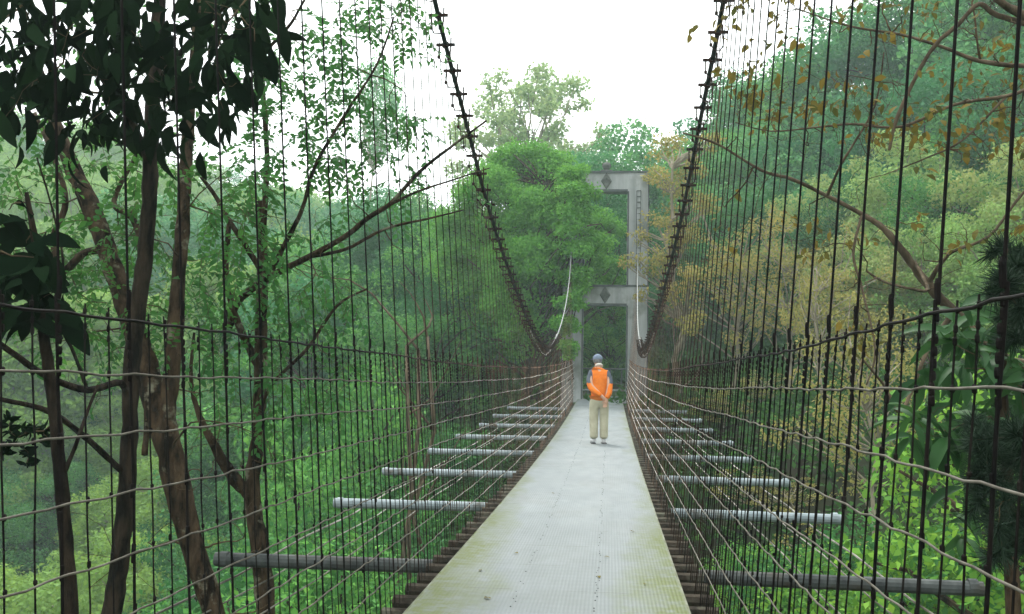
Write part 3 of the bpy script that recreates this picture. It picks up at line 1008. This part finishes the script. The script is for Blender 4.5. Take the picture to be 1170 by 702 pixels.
# --- tree with big dark drooping leaves, the darkest trunk
sk = Skel(101); sk.k = .822
sk.stem([(188, -160, 6.2, 6), (184, -40, 6.1, 9), (179, 60, 6, 10.5), (174, 130, 6, 11), (172, 200, 6, 11), (167, 280, 6, 11.5), (158, 350, 6, 12), (151, 420, 6, 12), (148, 500, 6, 12), (144, 570, 6, 12.5), (136, 650, 6, 13), (126, 720, 6, 14), (112, 860, 6, 16), (104, 960, 6, 20), (100, 1120, 6, 26), (96, 1900, 6, 30)])
sk.basepoint = at(98, 1500, 6)
sk.stem([(172, 190, 6, 7), (140, 120, 5.6, 6), (95, 60, 5.2, 5), (40, 10, 4.9, 3.5), (-30, -40, 4.6, 2.5)], 7)
sk.stem([(178, 100, 6, 6), (215, 50, 5.6, 4.5), (260, 5, 5.2, 3.5), (310, -40, 5, 2.5)], 7)
sk.stem([(150, 470, 6, 5), (138, 438, 5.9, 5), (100, 446, 5.6, 5), (50, 428, 5.2, 5), (0, 393, 4.9, 4.5), (-60, 360, 4.7, 4)], 7)
sk.stem([(146, 545, 6, 5), (128, 528, 5.9, 4.5), (95, 498, 5.6, 4.5), (55, 470, 5.3, 4), (0, 456, 5, 3.5), (-50, 445, 5, 3)], 7)
sk.stem([(100, 446, 5.6, 3), (85, 405, 5.5, 3), (66, 360, 5.3, 2.5), (72, 300, 5.2, 2), (60, 240, 5.1, 1.6), (42, 180, 5, 1.3)], 6)
g = sk.g
for px, py in scatter_poly(g, [(-30, 150, -40, 90, 3), (120, 300, -40, 80, 2.5), (60, 250, 60, 140, 2), (0, 100, 80, 150, 1)], 40):
    sk.twig(at(px, py, g.uniform(4.3, 5.6)), .006)
pts = []
P = []; D = []; N = []; S = []
for p, d in sk.tips:
    for k in range(10):
        e = np.array([g.normal()*.5, g.normal()*.5, -.75+.5*g.normal()])
        P.append(p+g.normal(size=3)*.10); D.append(e); N.append(g.normal(size=3)+np.array([0, -.9, .6])); S.append(.155*(.5+.85*g.random()))
# leaf groups that hang in known places
for px, py, Y, k in ((150, 60, 4.6, 16), (118, 90, 4.6, 12), (210, 125, 4.8, 10), (100, 165, 4.7, 7), (245, 95, 4.6, 10), (270, 120, 4.6, 6), (290, 50, 4.6, 9), (60, 60, 4.5, 14), (20, 100, 4.5, 12), (30, 30, 4.5, 14), (190, 170, 4.9, 7), (130, 20, 4.6, 14), (235, 30, 4.7, 12), (5, 160, 4.4, 6), (170, 110, 4.8, 10), (255, 150, 4.6, 5), (75, 120, 4.6, 9), (160, 150, 4.9, 7)):
    c = np.array(at(px, py-25, Y))
    sk.twig(c, .005, tip=False)
    for _ in range(int(k*1.35)):
        e = np.array([g.normal()*.5, g.normal()*.5, -.8+.35*g.normal()])
        P.append(c+g.normal(size=3)*np.array([.07, .12, .06])); D.append(e); N.append(g.normal(size=3)*.7+np.array([0, -.9, .5])); S.append(.155*(.5+.85*g.random()))
cr = leaves(np.array(P), np.array(D), np.array(N), np.array(S), (LONG[0]*np.array([.8, 1, 1]), LONG[1]))
sk.finish('big_leaf_tree', 'near tree with black trunk and large dark leaves hanging over the top left corner', M['dark_bark'], cr, M['leaf_dark'])

# --- dark leaf branch low at the left edge, thin stem
sk = Skel(102); sk.k = .85
sk.stem([(30, 220, 3.9, 3), (44, 300, 3.95, 6), (48, 360, 4, 7.5), (54, 410, 4, 8), (61, 460, 4, 8.5), (68, 530, 4, 9), (74, 600, 4, 9.5), (81, 700, 4, 10), (88, 850, 4, 12), (92, 1200, 4, 16), (94, 2200, 4, 18)])
sk.basepoint = at(93, 1800, 4)
sk.stem([(74, 540, 4, 3.5), (88, 505, 4, 3), (100, 470, 4.05, 2.5), (112, 440, 4.1, 2)], 6)
sk.stem([(46, 330, 4, 4), (20, 300, 3.8, 3), (-20, 280, 3.6, 2.5)], 6)
g = sk.g
P = []; D = []; N = []; S = []
for px, py, k in ((10, 255, 5), (30, 290, 8), (45, 310, 8), (20, 320, 8), (60, 350, 8), (15, 355, 8), (40, 370, 8), (5, 300, 6)):
    c = np.array(at(px, py-15, g.uniform(3.6, 4)))
    sk.twig(c, .004, tip=False)
    for _ in range(k):
        e = np.array([g.normal()*.7, g.normal()*.5, -.45+.4*g.normal()])
        P.append(c+g.normal(size=3)*.04); D.append(e); N.append(g.normal(size=3)*.7+np.array([0, -.6, .8])); S.append(.17*(.7+.5*g.random()))
# needle-like leafy twigs
Pn = []; Dn = []; Nn = []; Sn = []
for px, py in ((20, 500), (45, 490), (0, 520), (60, 510), (30, 530), (10, 480)):
    c = np.array(at(px, py, 4.1)); pp = sk.twig(c, .003)
    for q in pp[2:]:
        for _ in range(5):
            P.append(q); D.append(np.array([g.normal(), g.normal()*.6, .2+.5*g.normal()])); N.append(g.normal(size=3)); S.append(.05*(.7+.5*g.random()))
cr = leaves(np.array(P), np.array(D), np.array(N), np.array(S), LONG)
sk.finish('dark_sapling', 'thin dark sapling with black leaves at the left edge, behind the left fence', M['dark_bark'], cr, M['leaf_dark'])

# --- brown double trunk with small fresh leaves
sk = Skel(103); sk.k = .82
sk.stem([(40, 60, 7.2, 5), (58, 125, 7.0, 8), (82, 190, 6.9, 12), (101, 230, 6.8, 13), (122, 285, 6.7, 14), (142, 345, 6.6, 15), (165, 415, 6.5, 17), (187, 490, 6.4, 20), (205, 565, 6.4, 18), (225, 640, 6.4, 16), (246, 705, 6.4, 16), (270, 830, 6.4, 20), (285, 1000, 6.4, 30), (290, 1800, 6.4, 34)], 11)
sk.basepoint = at(288, 1400, 6.4)
sk.stem([(228, -60, 7.4, 5), (224, 40, 7.2, 7), (217, 120, 7.0, 8.5), (212, 200, 6.8, 9.5), (207, 280, 6.6, 10), (202, 350, 6.5, 11), (197, 415, 6.45, 12), (190, 480, 6.4, 14)], 9)
sk.stem([(165, 520, 6.5, 5), (168, 470, 6.6, 4.5), (160, 430, 6.7, 3.5), (148, 380, 6.8, 2)], 6)
sk.stem([(122, 285, 6.7, 6), (95, 290, 6.8, 5.5), (70, 310, 6.9, 6), (62, 270, 7, 5), (75, 230, 7.1, 4.5), (62, 180, 7.3, 4), (40, 130, 7.6, 3)], 7)
sk.stem([(150, 360, 6.6, 5), (165, 300, 6.8, 5.5), (152, 250, 7, 5), (130, 230, 7.2, 4), (160, 170, 7.4, 3)], 7)
g = sk.g
for px, py in scatter_poly(g, [(0, 160, 100, 340, 2.2), (100, 300, 150, 340, 2.5), (0, 330, -40, 120, 1.2), (100, 240, 330, 420, .8), (40, 110, 330, 400, .5)], 190):
    sk.twig(at(px, py, g.uniform(6.2, 7.8)), .004)
cr0 = list(sk.tips)
for px, py in scatter_poly(g, [(60, 260, 330, 690, 2), (200, 330, 430, 690, 1.5), (0, 120, 150, 330, 1)], 60):
    sk.twig(at(px, py, g.uniform(6.0, 7.0)), .005, wob=.18, steps=8)
cr = sprays(sk, cr0, 11, .062, MIDL, droop=.35, length=.30)
sk.finish('brown_trunk_tree', 'near tree with thick brown forked trunk and small fresh green leaves, left of the walkway', M['bark'], cr, M['leaf_spray'])

# --- slender tree nearer the bridge with wide bare branches
sk = Skel(104)
sk.stem([(298, 230, 7.9, 5), (300, 300, 7.9, 6.5), (299, 350, 7.9, 7), (298, 420, 7.9, 7.5), (295, 500, 7.9, 8), (288, 558, 7.9, 9.5), (297, 625, 7.9, 10.5), (303, 690, 7.9, 11.5), (306, 780, 7.9, 13), (308, 950, 7.9, 15), (310, 1500, 7.9, 18)])
sk.basepoint = at(309, 1300, 7.9)
sk.stem([(288, 570, 7.9, 7), (272, 552, 7.85, 8), (256, 530, 7.8, 7), (240, 500, 7.7, 5), (226, 470, 7.7, 3.5), (218, 430, 7.7, 2.5), (222, 380, 7.7, 1.5)], 8)
sk.stem([(298, 425, 7.9, 5), (288, 405, 7.9, 5), (272, 370, 7.8, 4.5), (264, 345, 7.8, 4), (258, 310, 7.8, 3.5), (262, 250, 7.9, 3)], 7)
sk.stem([(262, 375, 7.8, 4), (272, 345, 7.8, 4.5), (300, 322, 7.6, 4), (330, 305, 7.4, 3.8), (352, 294, 7.3, 3.6), (392, 272, 7.2, 3.2), (422, 248, 7.1, 3), (447, 232, 7, 2.6), (480, 196, 6.9, 2.2), (522, 163, 6.8, 1.6), (556, 138, 6.7, 1)], 6)
sk.stem([(300, 312, 7.9, 4), (285, 288, 7.8, 3.5), (262, 252, 7.7, 3), (246, 224, 7.7, 2.6), (228, 200, 7.6, 2)], 6)
sk.stem([(352, 294, 7.3, 2.5), (395, 285, 7.3, 2.2), (440, 262, 7.3, 1.8), (490, 250, 7.2, 1.4), (530, 240, 7.2, .8)], 5)
sk.stem([(422, 248, 7.1, 2), (470, 222, 7, 1.6), (520, 205, 7, 1), (560, 192, 7, .6)], 5)
sk.stem([(300, 330, 7.9, 4), (325, 280, 7.7, 3.2), (345, 240, 7.6, 2.8), (360, 190, 7.5, 2.4), (395, 130, 7.4, 2), (430, 75, 7.3, 1.5), (450, 20, 7.2, 1)], 6)
sk.stem([(300, 270, 7.9, 4), (305, 180, 7.8, 3.4), (300, 90, 7.7, 3.2), (302, 0, 7.6, 3), (310, -60, 7.5, 2)], 6)
sk.stem([(302, 60, 7.7, 2.4), (330, 30, 7.6, 2), (345, 5, 7.5, 1.6), (365, -30, 7.5, 1)], 5)
sk.stem([(298, 470, 7.9, 3), (310, 440, 7.8, 2.6), (350, 400, 7.6, 2.2), (385, 350, 7.5, 1.8), (420, 330, 7.4, 1.2)], 5)
g = sk.g
for px, py in scatter_poly(g, [(280, 400, 20, 210, 3), (360, 480, 60, 260, 2.0), (400, 480, -10, 60, 1.3), (230, 330, 200, 420, 1.8), (300, 400, 260, 480, 1.0), (240, 360, 420, 540, .6), (430, 540, 120, 260, .35), (260, 420, 330, 470, 1.0)], 230):
    sk.twig(at(px, py, g.uniform(6.9, 8.3)), .0035)
cr0 = list(sk.tips)
for px, py in scatter_poly(g, [(230, 420, 330, 640, 2), (300, 480, 250, 420, 1.5), (230, 420, 200, 330, 1.2)], 75):
    sk.twig(at(px, py, g.uniform(7.0, 8.6)), .004, wob=.18, steps=8)
cr = sprays(sk, cr0, 11, .062, MIDL, droop=.3, length=.28)
sk.finish('slender_tree', 'slender tree with wide thin branches and feathery leaves just left of the walkway', M['bark'], cr, M['leaf_spray'])

# --- right: bare branches with olive and orange leaves
sk = Skel(105); sk.k = .78
sk.stem([(1330, 900, 7.5, 20), (1290, 700, 7.5, 18), (1245, 500, 7.5, 15), (1200, 430, 7.5, 12), (1150, 412, 7.5, 9), (1090, 357, 7.5, 8), (1060, 325, 7.5, 7), (1035, 292, 7.5, 6), (1010, 262, 7.5, 4.5), (985, 245, 7.5, 3.5), (945, 224, 7.5, 3), (905, 205, 7.4, 2.6), (870, 195, 7.3, 2.2), (820, 165, 7.2, 1.8), (780, 152, 7.1, 1.2)], 8)
sk.basepoint = at(1325, 880, 7.5)
sk.stem([(1290, 700, 7.5, 10), (1310, 400, 7.2, 10), (1290, 150, 6.9, 9), (1240, 60, 6.7, 8), (1175, 22, 6.6, 6.5), (1140, 0, 6.5, 5), (1110, -30, 6.5, 4)], 8)
sk.stem([(1200, 35, 6.6, 5), (1140, 18, 6.6, 4), (1118, 5, 6.6, 3.5), (1095, 28, 6.6, 3.2), (1070, 50, 6.6, 3.2), (1048, 85, 6.6, 3), (1025, 135, 6.6, 2.8), (1016, 172, 6.6, 2)], 7)
sk.stem([(1240, 60, 6.7, 5), (1180, 75, 6.8, 4), (1120, 70, 6.9, 3.2), (1080, 55, 6.9, 2.5), (1030, 40, 6.9, 2), (970, 30, 6.9, 1.6), (910, 10, 6.9, 1)], 6)
sk.stem([(1280, 120, 6.8, 5), (1210, 95, 6.7, 3.5), (1150, 110, 6.6, 2.6), (1090, 120, 6.6, 2.2), (1030, 145, 6.6, 2), (975, 142, 6.6, 1.8), (930, 146, 6.6, 1.4), (880, 150, 6.6, 1), (840, 140, 6.6, .7)], 6)
sk.stem([(1060, 325, 7.5, 4), (1085, 290, 7.3, 2.6), (1130, 270, 7.2, 2.2), (1170, 220, 7.1, 2), (1230, 170, 7, 1.8)], 6)
sk.stem([(1045, 300, 7.5, 3), (1060, 330, 7.2, 2.6), (1040, 330, 7.1, 2), (1010, 322, 7, 1.8), (990, 310, 7, 1.4)], 5)
sk.stem([(945, 224, 7.5, 2.4), (960, 190, 7.3, 2), (975, 165, 7.2, 1.7), (1000, 120, 7.1, 1.4), (1010, 60, 7, 1)], 5)
sk.stem([(985, 245, 7.5, 2.2), (975, 290, 7.4, 2), (985, 330, 7.4, 1.8), (1000, 400, 7.3, 1.6), (990, 440, 7.3, 1.2)], 5)
sk.stem([(1090, 357, 7.5, 4), (1060, 400, 7.4, 3), (1030, 470, 7.3, 2.6), (1010, 440, 7.2, 2), (985, 410, 7.1, 1.5)], 5)
sk.stem([(1150, 110, 6.6, 2), (1100, 160, 6.6, 1.6), (1060, 180, 6.6, 1.2), (1010, 200, 6.6, .8)], 5)
g = sk.g
n0 = len(sk.tips)
for px, py in scatter_poly(g, [(840, 1170, -20, 60, 1.5), (840, 1000, 90, 170, 1.2), (980, 1170, 100, 190, 1.2), (800, 900, 0, 130, .5), (1100, 1180, 20, 200, .8), (930, 1100, 230, 420, .8), (800, 1000, 140, 330, .8)], 260):
    sk.twig(at(px, py, g.uniform(6.2, 7.8)), .0045, wob=.22, steps=9)
cl = []
for px, py, k in ((935, 128, 6), (960, 120, 6), (985, 105, 5), (1005, 150, 6), (1035, 145, 5), (1050, 155, 5), (870, 95, 5), (855, 120, 5), (880, 130, 5), (1130, 150, 6), (1150, 130, 6), (1165, 170, 5), (1160, 95, 4), (1095, 145, 4), (900, 115, 4), (860, 100, 5), (950, 270, 4), (940, 280, 4), (985, 370, 4), (1000, 390, 3), (1090, 285, 3), (1155, 275, 5), (1020, 15, 5), (1060, 10, 4), (960, 5, 4), (870, 8, 5), (925, 85, 3), (1110, 100, 4), (815, 25, 3), (840, 15, 4), (860, 55, 3), (905, 45, 3), (1140, 60, 4), (1080, 80, 3)):
    for _ in range(k):
        q = at(px+g.normal()*14, py+g.normal()*10, g.uniform(6.4, 7.2))
        sk.twig(q, .0025, tip=False)
        cl.append((np.array(q), g.normal(size=3)))
P = []; D = []; N = []; S = []
for p, d in cl+[t for t in sk.tips if g.random() < .16]:
    for _ in range(4):
        P.append(p+g.normal(size=3)*.035); D.append(g.normal(size=3)*.7+np.array([0, 0, -.6])); N.append(g.normal(size=3)*.6+np.array([0, -.6, .7])); S.append(.07*(.45+.8*g.random()))
cr = leaves(np.array(P), np.array(D), np.array(N), np.array(S), MIDL)
sk.finish('bare_branched_tree', 'nearly bare tree with twisting branches and a few orange-olive leaves, right of the walkway', M['branch_bark'], cr, M['leaf_olive'])

# --- right edge: dark needle tufts
sk = Skel(106)
sk.stem([(1215, 150, 3.4, 6), (1212, 300, 3.4, 9), (1210, 500, 3.4, 11), (1208, 700, 3.4, 13), (1206, 1000, 3.4, 16), (1205, 2400, 3.4, 20)])
sk.basepoint = at(1205, 1900, 3.4)
g = sk.g
P = []; D = []; N = []; S = []
for x0, x1, y0, y1, k in ((1128, 1200, 275, 345, 26), (1140, 1210, 345, 400, 14), (1105, 1200, 480, 590, 44), (1120, 1200, 590, 640, 16)):
    for _ in range(k):
        pp = sk.twig(at(g.uniform(x0, x1), g.uniform(y0, y1), g.uniform(3.1, 3.8)), .004, steps=8)
        for a, b in zip(pp[3:-1], pp[4:]):
            for t in g.random(9):
                for _ in range(g.integers(4, 11)):
                    ax = (b-a)/max(np.linalg.norm(b-a), 1e-6)
                    P.append(a+(b-a)*t); D.append(g.normal(size=3)+ax*.7); N.append(g.normal(size=3)); S.append(.06*(.4+.9*g.random()))
cr = leaves(np.array(P), np.array(D), np.array(N), np.array(S), (NEED[0]*np.array([1.6, 1, 1]), NEED[1]))
sk.finish('needle_tree', 'dark bristly needle-leaved tree at the right edge, close behind the right fence', M['dark_bark'], cr, M['needle'])

# --- right: long blade leaves
sk = Skel(107)
sk.stem([(1150, 345, 5.0, 3), (1145, 420, 5, 5), (1150, 520, 5, 6), (1158, 700, 5, 8), (1165, 1000, 5, 10), (1170, 1700, 5, 12)])
sk.basepoint = at(1169, 1400, 5)
g = sk.g
P = []; D = []; N = []; S = []
for px, py in scatter_poly(g, [(1070, 1180, 345, 420, 2), (1075, 1180, 420, 500, 2), (1040, 1110, 380, 500, .6), (1060, 1170, 560, 620, .4)], 44):
    c = np.array(at(px, py, g.uniform(4.6, 5.6)))
    sk.twig(c, .004, tip=False)
    ax = g.normal(size=3)*.4
    for _ in range(5):
        P.append(c+g.normal(size=3)*.02); D.append(np.array([g.normal(), g.normal()*.7, -.55+.45*g.normal()])+ax); N.append(np.array([0, -.5, 1])+g.normal(size=3)*.4); S.append(.22*(.5+.7*g.random()))
cr = leaves(np.array(P), np.array(D), np.array(N), np.array(S), (LONG[0]*np.array([.62, 1, 1]), LONG[1]))
sk.finish('long_leaf_shrub', 'shrub with long drooping blade leaves behind the right fence', M['bark'], cr, M['leaf_blade'])

# --- pale bare stems rising out of the ravine left of the walkway
for k, (px, py, Y, lean, hh) in enumerate(((465, 395, 19, .25, 'leftmost'), (478, 400, 19.6, -.1, 'middle'), (488, 385, 20.5, .15, 'rightmost'))):
    a = at(px, py, Y); z0 = th(a.x, a.y)
    gg = NPR(300+k)
    mb = MB()
    tp = limb(mb, (a.x+lean, a.y, z0-.3), a, .06, .035, gg, 10, .02, 8)
    for q in (5, 7, 8, 9):
        t = tp[q]; limb(mb, t, t+np.array([gg.normal()*.8, gg.normal()*.5, .9+gg.random()]), .03, .006, gg, 6, .1, 5)
    root = empty('bare_tree', (a.x+lean, a.y, z0), f'slim leafless trunk seen through the left fence, {hh} of three', 'tree', 'bare trunks behind the left fence')
    mb.build('trunk', M['branch_bark'], root, smooth=True)

# --- a few fallen leaves on the walkway
g = NPR(55)
for px, py in ((683, 661), (548, 660), (736, 668), (592, 640), (690, 640), (560, 690), (720, 612), (630, 575)):
    s_ = (py-450)/1.2; Y = FPX/s_
    a = at(px, py, Y); Y = a.y
    y = Y; x = a.x
    V, F = leaves(np.array([(0, 0, .006)]), np.array([(g.normal(), g.normal(), .05)]), np.array([(g.normal()*.2, g.normal()*.2, 1.0)]), np.array([.05*(.7+.6*g.random())]), MIDL)
    lf = np_mesh('fallen_leaf', V, F, M['leaf_olive'], None, True)
    lf.location = (x, y, zd(y)+.002)
    tag(lf, 'small dry brown leaf fallen on the near walkway plates', 'leaf', 'fallen leaves on the walkway')

# ------------------------------------------------------------------ person
def skin(name, verts, edges, mat, parent, sub=2, root=0):
    me = bpy.data.meshes.new(name)
    names = list(verts)
    me.from_pydata([verts[n][:3] for n in names], [(names.index(a), names.index(b)) for a, b in edges], [])
    o = bpy.data.objects.new(name+'_rig', me); COL.objects.link(o)
    md = o.modifiers.new('skin', 'SKIN'); md.use_smooth_shade = True
    for i, n in enumerate(names):
        v = verts[n]
        sv = me.skin_vertices[0].data[i]
        sv.radius = (v[3], v[4] if len(v) > 4 else v[3])
        sv.use_root = (i == root)
    sb = o.modifiers.new('sub', 'SUBSURF'); sb.levels = sub; sb.render_levels = sub
    dg = bpy.context.evaluated_depsgraph_get(); dg.update()
    new = bpy.data.meshes.new_from_object(o.evaluated_get(dg))
    new.name = name
    bpy.data.objects.remove(o)
    new.materials.clear()
    for m in (mat if isinstance(mat, list) else [mat]): new.materials.append(m)
    return new

M['skin'] = mottled('skin', (.42, .24, .16), (.5, .3, .2), 20, .55)
M['orange'] = mottled('orange_jacket', (.56, .135, .014), (.68, .185, .026), 9, .75, bump=.5, bscale=7)
M['sleeve'] = mottled('grey_sleeve', (.06, .07, .09), (.09, .105, .125), 10, .8)
M['khaki'] = mottled('khaki_cloth', (.33, .31, .22), (.42, .40, .29), 6, .85, bump=.4, bscale=9)
M['shoe'] = mottled('shoe_grey', (.35, .36, .36), (.5, .5, .49), 12, .7)
M['sole'] = mottled('shoe_sole', (.08, .08, .08), (.12, .12, .12), 12, .8)
M['cap'] = mottled('cap_cloth', (.11, .14, .19), (.16, .19, .24), 14, .85)
M['hair'] = mottled('grey_hair', (.10, .10, .10), (.22, .22, .22), 30, .8)
M['collar'] = mottled('pale_collar', (.6, .58, .52), (.7, .68, .62), 10, .8)

PYY = 18.5
pz = zd(PYY)+.002
pxx = at(684, 503, PYY).x
man = bpy.data.objects.new('person', None); COL.objects.link(man)
tag(man, 'person in orange jacket, khaki trousers and cap walking away with hands behind the back', 'person')

def hand(v, e, pre, wrist, dirn, side, curl):
    """palm and five fingers beyond a wrist joint"""
    d = Vector(dirn).normalized(); s = Vector(side).normalized(); c = Vector(curl).normalized()
    w0 = Vector(wrist)
    p = w0+d*.05; v[pre+'palm'] = (*p, .026, .02); e.append((pre+'wrist', pre+'palm'))
    for k, (off, ln) in enumerate(((-.03, .058), (-.01, .068), (.01, .064), (.028, .05))):
        a = w0+d*.095+s*off; b = a+d*ln*.5+c*.012; f = a+d*ln*.8+c*.04
        for nm, q, r in (('a', a, .0095), ('b', b, .0085), ('c', f, .0075)):
            v[f'{pre}{k}{nm}'] = (*q, r, r)
        e += [(pre+'palm', f'{pre}{k}a'), (f'{pre}{k}a', f'{pre}{k}b'), (f'{pre}{k}b', f'{pre}{k}c')]
    a = w0+d*.045-s*.04; b = a+d*.035-s*.018+c*.01
    v[pre+'ta'] = (*a, .011, .011); v[pre+'tb'] = (*b, .009, .009)
    e += [(pre+'palm', pre+'ta'), (pre+'ta', pre+'tb')]

v = {'pelvis': (0, 0, .84, .12), 'waist': (0, .0, 1.0, .11), 'chest': (0, .03, 1.2, .12), 'nb': (-.005, .10, 1.36, .06), 'neck': (-.01, .13, 1.415, .048), 'jaw': (-.02, .165, 1.455, .062, .066), 'head': (-.022, .17, 1.515, .078, .086), 'top': (-.022, .165, 1.565, .058, .064),
     'nose': (-.065, .255, 1.485, .014, .014)}
e = [('pelvis', 'waist'), ('waist', 'chest'), ('chest', 'nb'), ('nb', 'neck'), ('neck', 'jaw'), ('jaw', 'head'), ('head', 'top'), ('head', 'nose')]
for s, t in ((-1, 'L'), (1, 'R')):
    v.update({t+'hip': (s*.09, 0, .78, .08), t+'knee': (s*.09, .02, .44, .052), t+'ank': (s*.088, -.01, .09, .036), t+'toe': (s*.10, .12, .04, .03)})
    e += [('pelvis', t+'hip'), (t+'hip', t+'knee'), (t+'knee', t+'ank'), (t+'ank', t+'toe')]
v.update({'Lsh': (-.16, .04, 1.3, .055), 'Lel': (-.165, -.09, 1.05, .042), 'Lwrist': (.03, -.19, .86, .028), 'Rsh': (.16, .04, 1.3, .055), 'Rel': (.17, -.1, 1.05, .042), 'Rwrist': (.105, -.185, .80, .028)})
e += [('chest', 'Lsh'), ('Lsh', 'Lel'), ('Lel', 'Lwrist'), ('chest', 'Rsh'), ('Rsh', 'Rel'), ('Rel', 'Rwrist')]
hand(v, e, 'L', (.03, -.19, .86), (.75, -.05, -.6), (.3, 0, .9), (0, .6, -.6))
hand(v, e, 'R', (.105, -.185, .80), (-.12, -.02, -1), (1, 0, 0), (-.2, -.9, 0))
body = link('body', skin('body', v, e, M['skin'], man), man)

v = {'hem': (0, -.01, .75, .178, .155), 'hip': (0, -.015, .86, .178, .158), 'waist': (0, -.01, 1.0, .165, .15), 'chest': (0, .015, 1.18, .175, .15), 'up': (0, .05, 1.3, .13, .11), 'nb': (-.005, .09, 1.365, .08, .075),
     'Lsh': (-.155, .035, 1.285, .075), 'Lu': (-.19, -.01, 1.16, .066), 'Lel': (-.172, -.105, 1.01, .055), 'Lf': (-.1, -.175, .935, .05), 'Lw': (.025, -.205, .865, .043),
     'Rsh': (.155, .035, 1.285, .075), 'Ru': (.19, -.02, 1.16, .066), 'Rel': (.178, -.11, 1.01, .055), 'Rf': (.17, -.165, .91, .05), 'Rw': (.108, -.195, .815, .043)}
e = [('waist', 'hip'), ('hip', 'hem'), ('waist', 'chest'), ('chest', 'up'), ('up', 'nb'), ('chest', 'Lsh'), ('Lsh', 'Lu'), ('Lu', 'Lel'), ('Lel', 'Lf'), ('Lf', 'Lw'), ('chest', 'Rsh'), ('Rsh', 'Ru'), ('Ru', 'Rel'), ('Rel', 'Rf'), ('Rf', 'Rw')]
jm = skin('jacket', v, e, [M['orange'], M['sleeve']], man, root=2)
for p in jm.polygons:
    c = p.center
    if abs(c.x) > .135+.10*max(0, 1.20-c.z) and c.z > 1.09 and c.z < 1.37:
        p.material_index = 1
link('jacket', jm, man)
MB().tube([(-.005, .085, 1.40), (-.007, .10, 1.425)], [.082, .07], 14).build('collar', M['collar'], man, smooth=True)
v = {'w': (0, -.01, .88, .15, .135), 'c': (0, -.01, .80, .15, .135)}
e = [('w', 'c')]
for s, t in ((-1, 'L'), (1, 'R')):
    v.update({t+'h': (s*.088, -.005, .70, .098, .105), t+'k': (s*.092, .01, .44, .082, .088), t+'s': (s*.092, -.01, .25, .076, .082), t+'a': (s*.09, -.015, .075, .074, .082)})
    e += [('c', t+'h'), (t+'h', t+'k'), (t+'k', t+'s'), (t+'s', t+'a')]
link('trousers', skin('trousers', v, e, M['khaki'], man), man)
for s in (-1, 1):
    x = s*.092
    v = {'heel': (x, -.05, .05, .042, .045), 'mid': (x+s*.006, .04, .048, .045, .045), 'ball': (x+s*.012, .13, .04, .048, .034), 'toe': (x+s*.014, .19, .035, .036, .026)}
    sh = link('shoe', skin('shoe', v, [('heel', 'mid'), ('mid', 'ball'), ('ball', 'toe')], M['shoe'], man), man)
    mb = MB(); mb.box(x-.042+s*.006, x+.042+s*.006, -.09, .21, 0, .014); mb.build('sole', M['sole'], sh)
hd = Vector((-.022, .168, 1.515))
def dome(c, rx, ry, rz, z0, name, mat, n=18, rings=7):
    mb = MB()
    th0 = math.asin(z0)
    for i in range(rings):
        a = th0+(math.pi/2-th0)*i/(rings-1)*.985
        for k in range(n):
            b = 2*math.pi*k/n
            mb.v.append((c[0]+rx*math.cos(a)*math.cos(b), c[1]+ry*math.cos(a)*math.sin(b), c[2]+rz*math.sin(a)))
    for i in range(rings-1):
        for k in range(n):
            k2 = (k+1) % n
            mb.f.append((i*n+k, i*n+k2, (i+1)*n+k2, (i+1)*n+k)); mb.m.append(0)
    mb.f.append(tuple((rings-1)*n+k for k in range(n))); mb.m.append(0)
    return mb
cp = dome(hd+Vector((0, -.005, .02)), .094, .108, .098, .02, 'cap', M['cap'])
# peak of the cap, towards the front left
n0 = len(cp.v)
for i in range(9):
    a = R(90+25-60+120*i/8)
    for rr, dz in ((1.0, .0), (1.75, -.022)):
        cp.v.append((hd.x+.09*math.cos(a)*rr, hd.y+.10*math.sin(a)*rr, hd.z+.03+dz))
for i in range(8):
    cp.f.append((n0+2*i, n0+2*i+1, n0+2*i+3, n0+2*i+2)); cp.m.append(0)
cp.tube([hd+Vector((0, -.005, .117)), hd+Vector((0, -.005, .123))], .009, 8)
cp.build('cap', M['cap'], man, smooth=True)
mb = dome(hd+Vector((0, -.012, .0)), .088, .098, .075, -.62, 'hair', M['hair'], 18, 6)
mb.v = [(x, min(y, hd.y+.035), z) for x, y, z in mb.v]
mb.build('hair', M['hair'], man, smooth=True)
man.location = (pxx, PYY, pz)
man.rotation_euler = (0, 0, R(6))
man.scale = (1.0, 1.0, 1.0)

# ------------------------------------------------------------------ haze
HZ = (-EXT-2, EXT+2, -42, EXT+2, -22, 62)
mb = MB().box(*HZ)
hz = mb.build('haze', [], None)
m = bpy.data.materials.new('haze'); m.use_nodes = True
nt = m.node_tree; nt.nodes.remove(nt.nodes['Principled BSDF'])
pv = nt.nodes.new('ShaderNodeVolumePrincipled')
pv.inputs['Color'].default_value = (.76, .97, .94, 1)
pv.inputs['Density'].default_value = .0012
pv.inputs['Anisotropy'].default_value = .2
nt.links.new(pv.outputs[0], nt.nodes['Material Output'].inputs['Volume'])
hz.data.materials.append(m)
tag(hz, kind='stuff')
for o in sc.objects:
    if '_w' in o: del o['_w']
